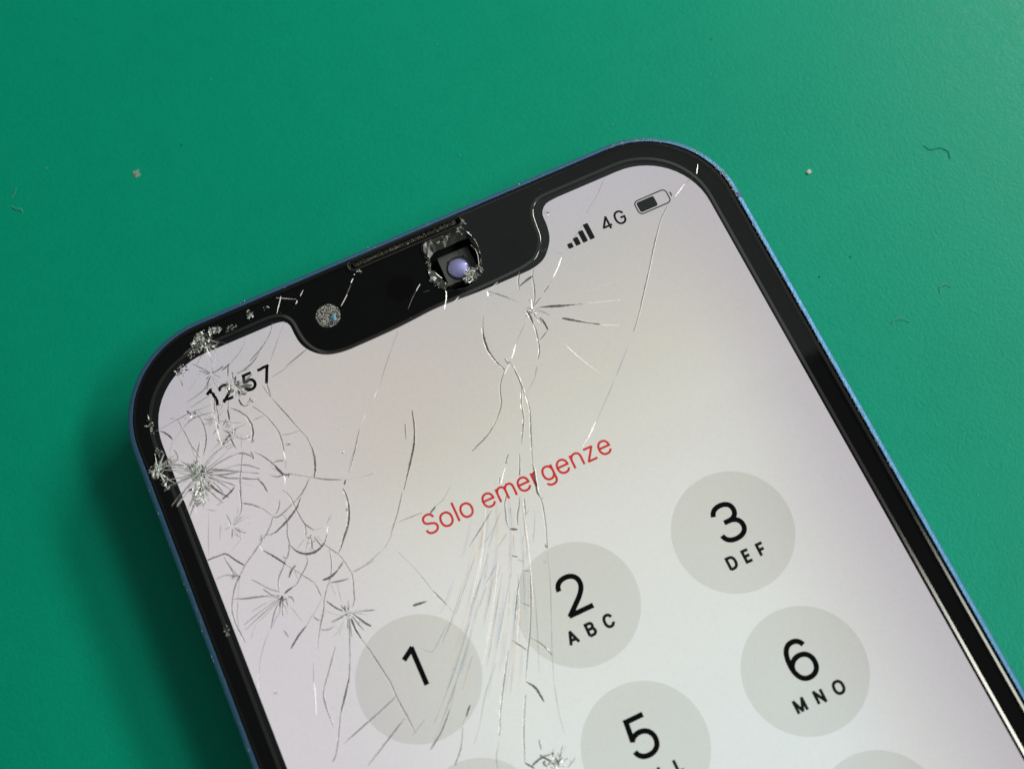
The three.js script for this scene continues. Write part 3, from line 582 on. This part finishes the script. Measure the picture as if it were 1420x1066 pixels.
K('f', -14.38, 29.23, -13.42, 31.74, -12.75, 34.32);
K('k', -15.19, 34.81, -13.71, 35.00);
K('f', -12.75, 37.91, -14.13, 39.04, -15.35, 39.80, -16.11, 39.01);
K('b', -15.99, 45.78, -17.82, 47.48);
K('d', -17.82, 47.48, -19.08, 48.38);
K('f', -18.48, 45.49, -20.17, 46.40);
K('f', -29.33, 30.91, -31.09, 33.19, -32.28, 35.70);
K('w', -31.85, 34.59, -32.35, 35.88);
K('f', -2.87, 34.57, -3.65, 36.27, -4.54, 37.22, -5.41, 38.62, -6.44, 40.38, -7.38, 41.94);
K('d', -4.54, 37.22, -5.41, 38.62, -6.44, 40.38);
K('d', -8.25, 42.86, -9.76, 45.21, -11.01, 47.22, -12.47, 49.95);
K('o', -12.70, 50.47, -13.52, 51.56, -13.94, 52.72);
K('d', -3.00, 36.57, -3.86, 38.67, -5.65, 42.30, -6.59, 43.84, -7.85, 46.09);
K('d', -8.51, 47.51, -9.00, 48.36, -10.30, 50.94, -11.25, 53.22);
K('k', -4.03, 34.38, -3.53, 34.77);
K('o', -3.65, 35.02, -3.17, 35.47);
K('d', -3.65, 36.27, -3.00, 36.57);
K('d', -5.17, 39.07, -4.51, 39.83);
K('d', -7.56, 42.08, -6.60, 43.62);
K('d', -5.78, 42.57, -5.06, 43.67, -4.52, 45.13);
K('f', -0.62, 35.62, -1.66, 38.56, -2.87, 41.37, -4.48, 45.04, -5.55, 47.80);
K('f', -5.55, 47.80, -6.34, 50.65, -6.63, 52.42);
K('k', -7.97, 46.36, -7.40, 47.27, -7.16, 48.88);
K('k', -13.90, 46.10, -14.74, 47.00);
K('o', -14.83, 46.95, -15.66, 47.85);
K('d', -15.40, 47.75, -16.36, 49.42, -17.59, 50.73);
K('f', -9.84, 43.44, -11.89, 45.53, -14.20, 48.73, -15.03, 49.61);
K('f', -4.86, 35.94, -9.35, 42.35);
K('f', -14.30, 43.55, -15.87, 45.62);
K('d', -15.87, 45.62, -17.45, 47.23, -19.22, 48.31);
K('o', -11.80, 41.88, -14.07, 44.52);
K('b', -5.83, 34.58, -7.53, 35.84);
K('o', -5.54, 34.94, -6.42, 35.89);
K('b', -7.92, 35.20, -10.70, 38.41);
K('o', -7.69, 36.21, -10.14, 38.67);
K('f', -7.19, 32.57, -11.56, 37.34);
K('f', -6.06, 33.09, -11.46, 39.62);
K('f', -5.61, 35.59, -10.41, 42.74);
K('k', -11.29, 53.31, -10.63, 54.23);
K('k', -10.91, 53.90, -9.68, 53.57, -8.52, 53.65);
K('d', -7.74, 55.46, -6.62, 54.93);
K('d', -9.12, 51.90, -9.34, 52.85);
K('d', -0.45, 25.18, -0.49, 25.46);
K('w', -0.82, 25.78, -1.41, 26.46, -2.03, 27.22);
K('d', -1.75, 26.40, -2.07, 27.11);
K('d', 0.52, 26.50, 0.16, 27.19);
K('k', 1.89, 26.56, 1.82, 27.11, 1.57, 27.85, 1.32, 28.78, 1.11, 29.44, 1.16, 30.13);
K('d', 1.16, 30.13, 1.06, 30.93, 0.82, 31.85, 0.39, 33.15, -0.07, 34.33, -0.40, 35.23);
K('d', 1.05, 30.36, 1.46, 30.27);
K('d', -3.96, 29.25, -4.91, 29.93, -6.22, 30.81, -7.63, 31.73);
K('f', -3.09, 29.75, -4.00, 30.54, -5.16, 31.49, -6.71, 32.30);
K('d', -1.81, 28.36, -2.47, 29.19);
K('d', -2.47, 29.19, -2.78, 30.18, -3.12, 31.23, -3.03, 31.83);
K('k', -3.03, 31.83, -2.37, 32.19);
K('f', -2.08, 29.75, -2.40, 30.45);
K('d', -0.78, 29.13, -1.17, 29.98, -1.75, 30.84, -2.17, 31.77);
K('d', -0.40, 29.50, -0.71, 30.39, -0.96, 31.12);
K('f', -1.03, 31.08, -1.99, 32.96, -2.50, 33.66);
K('f', -0.96, 31.12, -0.37, 30.83);
K('f', 0.05, 31.12, -0.52, 32.35, -1.52, 34.11);
K('o', -3.51, 32.08, -4.93, 32.99);
K('b', -4.00, 30.54, -4.57, 31.21, -5.88, 32.69);
K('f', -2.97, 32.51, -3.53, 33.73);
K('k', -0.46, 34.79, -0.46, 35.16);
K('d', 5.60, 6.89, 6.53, 7.79, 7.51, 8.84);
K('f', 7.51, 8.84, 8.26, 9.84);
K('d', 9.82, 6.44, 9.27, 7.11, 8.82, 8.35);
K('k', 9.02, 7.92, 9.87, 7.66, 10.82, 7.45);
K('d', 11.27, 6.73, 10.82, 7.45, 10.42, 8.71, 9.97, 9.81, 9.37, 10.70);
K('w', 13.73, 7.76, 12.72, 8.61);
K('o', 12.52, 8.65, 12.21, 9.03);
K('d', 11.96, 9.18, 11.11, 9.69);
K('d', 10.57, 10.09, 9.42, 10.72);
K('v', 19.24, 11.83, 16.59, 11.76, 14.30, 11.46, 10.91, 10.90);
K('k', 9.55, 10.98, 10.70, 11.35, 12.24, 11.95, 14.31, 12.70);
K('w', 14.73, 12.84, 16.39, 13.43, 18.18, 14.01);
K('b', 9.47, 11.13, 10.36, 12.07, 10.56, 12.43);
K('w', 10.51, 12.53, 11.26, 12.75);
K('k', 11.62, 13.25, 12.61, 13.98, 13.87, 14.89, 14.97, 15.60);
K('w', 14.95, 15.66, 16.87, 16.69);
K('k', 8.53, 10.82, 8.58, 11.75, 8.54, 12.38);
K('d', 8.54, 12.38, 8.49, 13.25, 8.29, 14.19, 7.95, 15.31);
K('d', 9.03, 11.57, 9.18, 12.29, 9.40, 12.85, 9.37, 12.13);
K('k', 9.47, 12.17, 9.62, 12.89, 9.67, 13.81);
K('d', 9.67, 13.81, 8.39, 14.49);
K('d', 8.15, 14.89, 7.71, 15.83, 7.32, 16.40);
K('f', 6.84, 17.06, 6.26, 17.80);
K('f', 7.70, 12.11, 6.03, 13.63);
K('w', 5.79, 13.90, 5.21, 14.65, 4.73, 15.18);
K('f', 4.07, 9.36, 3.45, 10.62);
K('k', 3.49, 10.51, 3.07, 11.73, 2.89, 13.18, 3.11, 14.55, 3.59, 15.97);
K('d', 4.53, 15.34, 4.24, 15.46, 4.09, 14.75);
K('w', 4.29, 15.61, 3.33, 16.42);
K('f', 4.58, 15.49, 4.50, 16.97);
K('v', 10.56, 16.02, 11.48, 18.36, 12.55, 20.63);
K('d', 3.53, 15.97, 2.39, 17.44, 1.65, 19.33, 0.61, 20.57);
K('d', 0.61, 20.57, -0.80, 21.63, -3.25, 22.67);
K('d', 4.50, 15.42, 4.52, 17.69, 4.35, 19.36);
K('d', 4.45, 19.41, 4.18, 21.01, 3.34, 23.08, 2.51, 25.12, 1.96, 26.55);
K('d', 4.44, 18.40, 3.59, 20.24, 3.13, 21.75, 1.83, 24.07);
K('f', 6.95, 17.08, 5.89, 18.34, 4.64, 19.25);
K('w', 9.84, 25.26, 8.64, 26.29, 7.40, 27.16);
K('b', 16.65, 19.11, 13.97, 21.63);
K('f', 13.78, 21.79, 9.98, 25.21);
K('k', -7.18, 15.94, -7.61, 17.46, -8.39, 19.29, -9.64, 21.13, -11.33, 23.45);
K('d', -8.39, 16.85, -8.99, 18.53);
K('k', -9.05, 26.41, -9.82, 26.87);
K('f', -6.76, 25.11, -8.13, 26.13, -9.05, 26.41);
K('f', -12.59, 26.41, -10.54, 26.42);
K('d', 0.12, 24.49, -0.62, 25.34);
K('d', 1.17, 24.98, 0.27, 26.96);
K('d', 27.78, 6.20, 26.46, 7.35, 24.65, 9.46, 22.86, 11.81, 21.20, 13.92, 19.25, 16.38, 17.88, 17.93);
K('w', 30.68, 4.70, 29.09, 5.59);
K('f', 32.36, 4.11, 30.68, 4.70);
K('w', 33.18, 3.11, 32.46, 4.16);
K('f', 23.40, -0.16, 21.18, 1.83, 19.31, 3.13);
K('f', 18.57, 4.14, 15.30, 6.36);
K('w', 14.58, 6.83, 13.71, 7.74, 12.86, 8.40);
K('b', 12.83, 5.06, 14.99, 6.49);
K('k', -32.50, 21.68, -31.63, 21.74, -30.57, 21.88, -30.00, 22.73, -29.27, 23.76);
K('d', -30.87, 22.09, -30.56, 23.62, -30.21, 24.47);
K('d', -32.44, 23.89, -31.35, 23.94, -30.25, 24.56);
K('f', -30.67, 17.05, -32.30, 21.43);
K('f', -29.96, 18.79, -30.66, 20.33);
K('w', -33.42, 15.05, -32.65, 14.47);
K('d', -11.57, 23.58, -12.70, 25.18, -14.10, 26.87);
K('o', -13.58, 26.18, -14.54, 27.36);
K('f', -14.27, 27.26, -15.60, 28.26);
K('w', -15.60, 28.26, -18.17, 29.02, -19.54, 29.08);
K('w', -13.20, 26.35, -11.16, 26.37);
K('w', -15.59, -2.18, -13.64, -1.07);
K('w', -15.02, -2.12, -16.16, -0.43);
K('w', -12.54, -1.74, -13.11, -1.21);
K('w', -13.58, -0.91, -13.90, -0.54);
K('f', -5.03, 7.02, -7.75, 10.09, -9.50, 12.29);
K('w', -9.54, 12.22, -10.23, 12.89);
K('w', -11.72, 14.23, -12.41, 14.77);
K('d', -13.00, 15.35, -14.23, 17.22, -15.81, 19.38);
K('d', -17.05, 0.32, -17.49, 1.15, -19.06, 2.47, -20.84, 3.42);
K('f', -15.85, 0.89, -17.13, 2.35, -18.86, 4.36);
K('d', -14.77, 4.75, -16.39, 5.26, -17.72, 5.65);
K('w', -8.39, 0.82, -8.98, 1.32, -9.53, 1.78);
K('w', -6.72, -1.10, -6.82, -1.02);
K('w', -7.15, -0.65, -7.49, -0.27);
K('w', -7.08, -0.68, -7.49, -0.27);
K('g', -7.53, -0.16, -8.58, 0.92);
K('w', -0.70, 3.07, -1.43, 3.65);
K('g', -1.43, 3.65, -2.20, 4.33, -3.07, 5.23);
K('w', 1.52, 4.91, 1.48, 5.28, 0.93, 6.33);
K('w', 0.89, 6.31, 0.52, 6.92);
K('g', -0.77, 4.09, 0.02, 4.20);
K('w', 2.55, 6.25, 1.79, 6.61);
K('w', 7.06, 6.47, 6.01, 6.90);
K('w', 5.62, 6.98, 5.42, 7.54);function fan(x, z, n, r0, r1, kinds, a0 = 0, a1 = 360, s = 1) {          // hairline cracks that radiate from a point of impact
  for (let i = 0; i < n; i++) {
    seed = 7000 + s * 131 + i * 13; const a = rr(a0, a1) * Math.PI / 180, q = r0 * rr(0.3, 1), l = r0 + (r1 - r0) * Math.pow(rnd(), 1.8), bend = rr(-0.22, 0.22), k = kinds[Math.floor(rnd() * kinds.length)], p = [];
    for (let j = 0; j < 4; j++) { const r = q + (l - q) * j / 3, b = a + bend * j / 3; p.push(x + r * Math.cos(b), z + r * Math.sin(b)); }
    K(k, ...p); if (rnd() < 0.3) { const m = 2 * Math.floor(rr(1, 3)), b = a + rr(-1, 1); seed += 5; K('f', p[m], p[m + 1], p[m] + 0.6 * Math.cos(b), p[m + 1] + 0.6 * Math.sin(b)); }
  }
}
const drawn = cracks.length;
fan(-30.2, 12.7, 90, 0.6, 4.6, 'ddfwwvwk', -80, 250, 1); fan(-34, 10.6, 22, 0.5, 2.6, 'gwgv', -90, 90, 2); fan(-24.4, -0.9, 34, 0.6, 3.4, 'gwfdv', 0, 180, 3); fan(-26.5, 8.0, 26, 0.4, 3.2, 'wfdwv', 0, 360, 12); fan(-25.1, 3.0, 22, 0.3, 2.6, 'wfvd', 0, 360, 13); fan(-29.0, 19.5, 16, 0.4, 2.8, 'wfdv', 0, 360, 14); fan(-23.3, 5.4, 34, 0.4, 2.4, 'dfwkv', 0, 360, 4);
fan(-27.1, 28.5, 18, 0.3, 2.2, 'dffv', 20, 300, 5); fan(-21.4, 32.7, 18, 0.3, 2.4, 'dffvfw', 0, 360, 6); fan(9.1, 11.3, 14, 0.25, 1.6, 'dfvw', 0, 360, 7); fan(-21.8, 24.2, 12, 0.3, 1.4, 'dfv', 20, 160, 8); fan(-25.4, 10.5, 24, 0.3, 2.2, 'fdvw', 0, 360, 9); fan(-8.6, 54.6, 16, 0.4, 2.2, 'dkfw', 180, 360, 10); fan(-30.8, 15, 24, 0.3, 2.0, 'wfdv', 0, 360, 11);
for (let i = 0; i < 50; i++) {                                        // long bundle of hairlines and painted iridescent bands down the middle of the screen
  seed = 9100 + i * 19; const u = rnd(), top = [-5.0 + 4.6 * u, 26.8 + 2 * u], end = [-25 + 14 * u + rr(-1, 1), 46 + 9 * u], a = rr(0, 0.6), z = Math.min(1, a + rr(0.1, 0.4)), bow = rr(-0.3, 0.3), k = 'fBOBOBfBOv'[Math.floor(rnd() * 10)], p = [];
  for (let j = 0; j < 5; j++) { const s = a + (z - a) * j / 4, e = s * s * 0.45 + s * 0.55; p.push(top[0] + (end[0] - top[0]) * e + bow * Math.sin(Math.PI * s), top[1] + (end[1] - top[1]) * s); }
  K(k, ...p);
}
K('g', 6.35, -0.4, 6.8, 0.7, 6.82, 1.9, 6.6, 3.0, 6.0, 4.4); K('w', 6.45, -0.45, 6.6, -0.05, 6.72, 0.3); K('g', 6.2, 1.2, 6.45, 2.2, 6.2, 3.3, 5.8, 4.2); K('w', 1.35, 2.6, 1.55, 3.1, 1.75, 3.5);
{
  const ranked = cracks.slice(0, drawn).filter((c) => 'kdfwg'.includes(c.kind)).sort((a, b) => b.len * WIDTH[b.kind] - a.len * WIDTH[a.kind]), few = ranked.slice(0, 280), rest = [...ranked.slice(280), ...cracks.slice(0, drawn).filter((c) => !'kdfwg'.includes(c.kind)), ...cracks.slice(drawn)];
  for (const c of few) part('crack', c.groups.length > 1 ? mergeGeometries(c.groups, true) : c.groups[0], c.mats.length > 1 ? c.mats : c.mats[0], glass);
  const by = new Map();
  for (const c of rest) c.groups.forEach((g, i) => { if (!by.has(c.mats[i])) by.set(c.mats[i], []); by.get(c.mats[i]).push(g); });
  part('fine_cracks_glints', mergeGeometries([...by.values()].map((a) => mergeGeometries(a)), true), [...by.keys()], glass).userData.kind = 'stuff';
}
// crushed glass where the phone was struck
const SH = [std([0.93, 0.97, 0.9], 0.42, 0.6), phy([0.46, 0.5, 0.42], 0.25, 0, { clearcoat: 1 }), phy([0.06, 0.065, 0.055], 0.15, 0, { clearcoat: 1 })];
function crushed(label, spots, s0) {
  seed = s0; const bins = [[], [], []];
  for (const [x, z, rx, rz, turn, n, size, mix] of spots) for (let i = 0; i < n * 0.8; i++) {
    const a = rr(0, 6.283), r = Math.pow(rnd(), 0.75), u = rx * r * Math.cos(a), v = rz * r * Math.sin(a), ca = Math.cos(turn), sa = Math.sin(turn);
    const s = size * (0.35 + 1.9 * Math.pow(rnd(), 2.2)) * (1.25 - 0.5 * r), g = rnd() < 0.6 ? new THREE.TetrahedronGeometry(s, 0) : new THREE.OctahedronGeometry(s * 0.8, 0);
    g.scale(rr(0.6, 2.4), rr(0.2, 0.5), rr(0.25, 0.8)); g.rotateX(rr(-0.5, 0.5)); g.rotateZ(rr(-0.5, 0.5)); g.rotateY(rr(0, 6.28)); g.translate(x + u * ca - v * sa, rr(0.32, 0.52), z + u * sa + v * ca);
    const t = rnd(); bins[t < mix ? 0 : t < mix + (1 - mix) * 0.6 ? 1 : 2].push(g.index ? g.toNonIndexed() : g);
  }
  const keep = bins.map((b, i) => [b, SH[i]]).filter(([b]) => b.length);
  part('crushed_glass', mergeGeometries(keep.map(([b]) => mergeGeometries(b)), true), keep.map(([, m]) => m), glass, label).userData.kind = 'stuff';
}
crushed('crushed glass on the left edge of the border', [[-34.0, 10.6, 0.75, 0.9, 0.3, 130, 0.17, 0.42], [-33.7, 12.4, 0.4, 1.0, 0.2, 50, 0.13, 0.25], [-33.3, 9.0, 0.5, 0.9, 0, 40, 0.13, 0.3], [-32.6, 10.3, 0.7, 0.3, 0, 24, 0.1, 0.3]], 501);
crushed('white crushed glass at the largest impact point', [[-30.2, 12.7, 0.85, 0.85, 0, 260, 0.16, 0.66], [-30.4, 11.6, 0.7, 0.6, 0, 70, 0.11, 0.4], [-30.9, 14.6, 0.8, 1.0, 0, 120, 0.17, 0.6], [-31.2, 15.8, 0.7, 0.4, 0, 50, 0.15, 0.5], [-29.5, 14.6, 0.3, 0.8, 0, 24, 0.11, 0.6]], 502);
crushed('crushed glass in the top left border', [[-24.6, -1.2, 1.4, 0.75, -0.25, 150, 0.17, 0.3], [-23.0, -1.5, 0.7, 0.4, 0, 46, 0.17, 0.5], [-25.6, -0.1, 1.3, 0.45, -0.35, 90, 0.13, 0.28], [-27.9, 1.3, 0.7, 0.9, 0.8, 60, 0.13, 0.3], [-24.0, 0.1, 0.8, 0.5, 0, 60, 0.12, 0.35], [-21.2, -0.9, 0.9, 0.35, 0, 40, 0.12, 0.3], [-18.9, -1.5, 0.5, 0.6, 0, 34, 0.12, 0.35], [-17.2, -1.6, 0.7, 0.25, 0, 16, 0.09, 0.4]], 503);
crushed('crumbled glass across the clock', [[-23.9, 5.1, 0.9, 0.7, 0, 70, 0.11, 0.4], [-22.8, 6.4, 0.6, 0.6, 0, 44, 0.12, 0.35], [-22.3, 7.7, 0.5, 0.35, 0.6, 30, 0.1, 0.4], [-28.2, 6.4, 1.2, 0.4, -0.2, 30, 0.08, 0.3], [-25.5, 9.2, 0.5, 0.6, 0, 36, 0.1, 0.45], [-26.4, 10.6, 0.9, 0.7, 0.6, 40, 0.08, 0.4], [-33.0, 5.7, 0.4, 1.2, 0.15, 40, 0.11, 0.25], [-23.9, 11.5, 0.4, 0.5, 0, 24, 0.09, 0.5]], 504);
crushed('small crumbs of glass along the left half of the screen', [[-20.5, 13.9, 0.25, 0.9, 0.2, 22, 0.07, 0.7], [-21.9, 16.8, 0.4, 0.3, 0, 14, 0.09, 0.3], [-15.5, 17.1, 0.25, 0.25, 0, 10, 0.1, 0.4], [-17.5, 22.9, 0.25, 0.35, 0, 12, 0.08, 0.6], [-26.4, 21.9, 0.5, 0.35, 0, 20, 0.11, 0.6], [-30.6, 24.4, 0.5, 0.4, 0, 18, 0.12, 0.5], [-33.2, 29.0, 0.3, 0.9, 0, 26, 0.12, 0.4], [-27.1, 28.6, 0.4, 0.5, 0, 26, 0.08, 0.25], [-21.4, 32.7, 0.45, 0.4, 0, 34, 0.09, 0.35], [-30.9, 37.0, 0.3, 0.5, 0, 12, 0.1, 0.6], [-19.6, 28.9, 0.3, 0.5, 0, 12, 0.07, 0.6]], 505);
crushed('crumbs of glass in the middle of the screen', [[9.0, 11.2, 0.4, 0.35, 0, 34, 0.08, 0.4], [5.9, 7.6, 0.5, 0.2, 0.4, 8, 0.07, 0.8], [15.4, 1.3, 0.4, 0.6, 0, 20, 0.1, 0.45], [-1.3, 36.3, 0.3, 0.2, 0, 8, 0.07, 0.3], [-8.5, 54.6, 1.6, 0.5, 0.2, 40, 0.16, 0.75]], 506);
crushed('crushed glass beside the earpiece and the front camera', [[5.1, 4.3, 1.2, 0.75, -0.1, 110, 0.16, 0.3], [4.2, 4.9, 0.6, 0.4, 0, 40, 0.14, 0.5], [4.0, -0.75, 2.5, 0.35, 0.05, 50, 0.11, 0.06], [5.8, -1.0, 0.5, 0.35, 0, 30, 0.15, 0.4], [6.6, -1.7, 0.25, 0.4, 0, 16, 0.16, 0.4], [1.2, 1.4, 0.5, 0.6, 0.3, 20, 0.14, 0.12], [0.9, 3.6, 0.35, 1.1, -0.35, 22, 0.14, 0.12], [-6.2, -1.2, 0.3, 0.4, 0, 14, 0.1, 0.4]], 507);

// ------------------------------------------------------------------ dust and fibres on the mat
function speck(name, label, category, geo, m, x, z, y = 0, group) {
  geo.scale(MM, MM, MM); const o = new THREE.Mesh(geo, m); o.name = numbered(name); o.position.set(x * MM, y * MM + 0.00002, z * MM); o.castShadow = true; o.userData = { label, category }; if (group) o.userData.group = group; scene.add(o);
}
const pale = std([0.62, 0.6, 0.5], 0.8), dark = std([0.002, 0.17, 0.11], 0.8), mint = std([0.16, 0.48, 0.36], 0.85);
{
  seed = 801; const gs = [];
  for (let i = 0; i < 26; i++) { const g = new THREE.IcosahedronGeometry(rr(0.08, 0.22), 0); g.scale(rr(0.6, 1.2), 0.3, rr(0.7, 1.5)); g.rotateY(rr(0, 3)); g.translate(rr(-0.3, 0.3), 0.06, rr(-0.5, 0.5)); gs.push(g); }
  speck('paper_crumb', 'flat whitish crumb on the mat, left of the phone top', 'crumb', mergeGeometries(gs), std([0.3, 0.42, 0.3], 0.8), -25.6, -29.6);
}
const grain = (s, k) => { seed = k; const g = new THREE.IcosahedronGeometry(s, 1), p = g.attributes.position; for (let i = 0; i < p.count; i++) { const f = 0.75 + 0.5 * Math.abs(Math.sin(p.getX(i) * 91 + p.getY(i) * 57 + p.getZ(i) * 33 + k)); p.setXYZ(i, p.getX(i) * f, p.getY(i) * f * 0.6 + s * 0.5, p.getZ(i) * f); } g.computeVertexNormals(); return g; };
speck('dust_grain', 'small bright grain on the mat, right of the phone top corner', 'dust grain', grain(0.28, 3), std([0.75, 0.78, 0.7], 0.4), 47.9, 5.6);

const hair = (name, label, cat, pts, r, m, x, z) => speck(name, label, cat, rod(pts.map(([a, b, c = r]) => [a, c, b]), r, 5), m, x, z);
hair('lint_fibre', 'pale fibre at the left edge of the mat, upper of two', 'fibre', [[-0.7, 0.55], [-0.2, 0.2, 0.12], [0.1, -0.1, 0.2], [0.25, -0.5]], 0.035, mint, -39.9, -33.6);
hair('lint_fibre', 'pale curled fibre at the left edge of the mat, lower of two', 'fibre', [[-0.5, -0.8], [-0.1, -0.2, 0.15], [0.5, 0.15, 0.2], [0.4, 0.6]], 0.04, mint, -40.4, -31.2);
hair('dark_hair', 'thin dark hair curled on the mat at upper right', 'hair', [[-1.3, -1.0], [-0.9, -0.2, 0.04], [0.2, 0.1, 0.05], [0.9, 0.9, 0.04], [0.6, 1.9]], 0.035, dark, 63.2, 9.4);
hair('lint_fibre', 'short pale fibre on the mat right of the phone, nearer the phone', 'fibre', [[-1, 0.1], [-0.4, -0.3, 0.2], [0.4, 0, 0.2], [1, 0.7]], 0.03, mint, 48.0, 26.7);
hair('lint_fibre', 'short curled pale fibre on the mat near the right edge', 'fibre', [[-0.7, 0.4], [-0.3, -0.3, 0.2], [0.4, -0.3, 0.2], [0.8, 0.3]], 0.03, mint, 54.6, 25.4);
{ // scattered dust too small to tell apart
  seed = 905; const a = [], q = [];
  for (let i = 0; i < 150; i++) { const x = rr(-70, 95), z = rr(-75, 80); if (x > -40 && x < 40 && z > -6) continue; const g = grain(rr(0.03, 0.11), 906 + i); seed = 2000 + i * 7; g.translate(x, 0, z); (rnd() < 0.6 ? a : q).push(g); }
  for (const [list, m, n] of [[a, mint, 'pale_dust'], [q, dark, 'dark_dust']]) { const g = mergeGeometries(list); g.scale(MM, MM, MM); const o = new THREE.Mesh(g, m); o.name = n; o.position.y = 0.00001; o.userData = { kind: 'stuff', label: (n === 'pale_dust' ? 'pale' : 'dark') + ' dust specks scattered over the green mat', category: 'dust' }; scene.add(o); }
  const p = []; for (let i = 0; i < 90; i++) { seed = 5000 + i * 11; const g = new THREE.TetrahedronGeometry(rr(0.02, 0.06)); g.scale(1, 0.4, 1); g.rotateY(rr(0, 6)); g.translate(rr(-34, 34), 0.51, rr(-2, 72)); p.push(g); }
  part('glass_dust', mergeGeometries(p), std([0.5, 0.5, 0.46], 0.6), glass).userData.kind = 'stuff';
}

scene.traverse((o) => { if (o.isMesh) o.castShadow = o.receiveShadow = true; });
renderer.render(scene, camera);
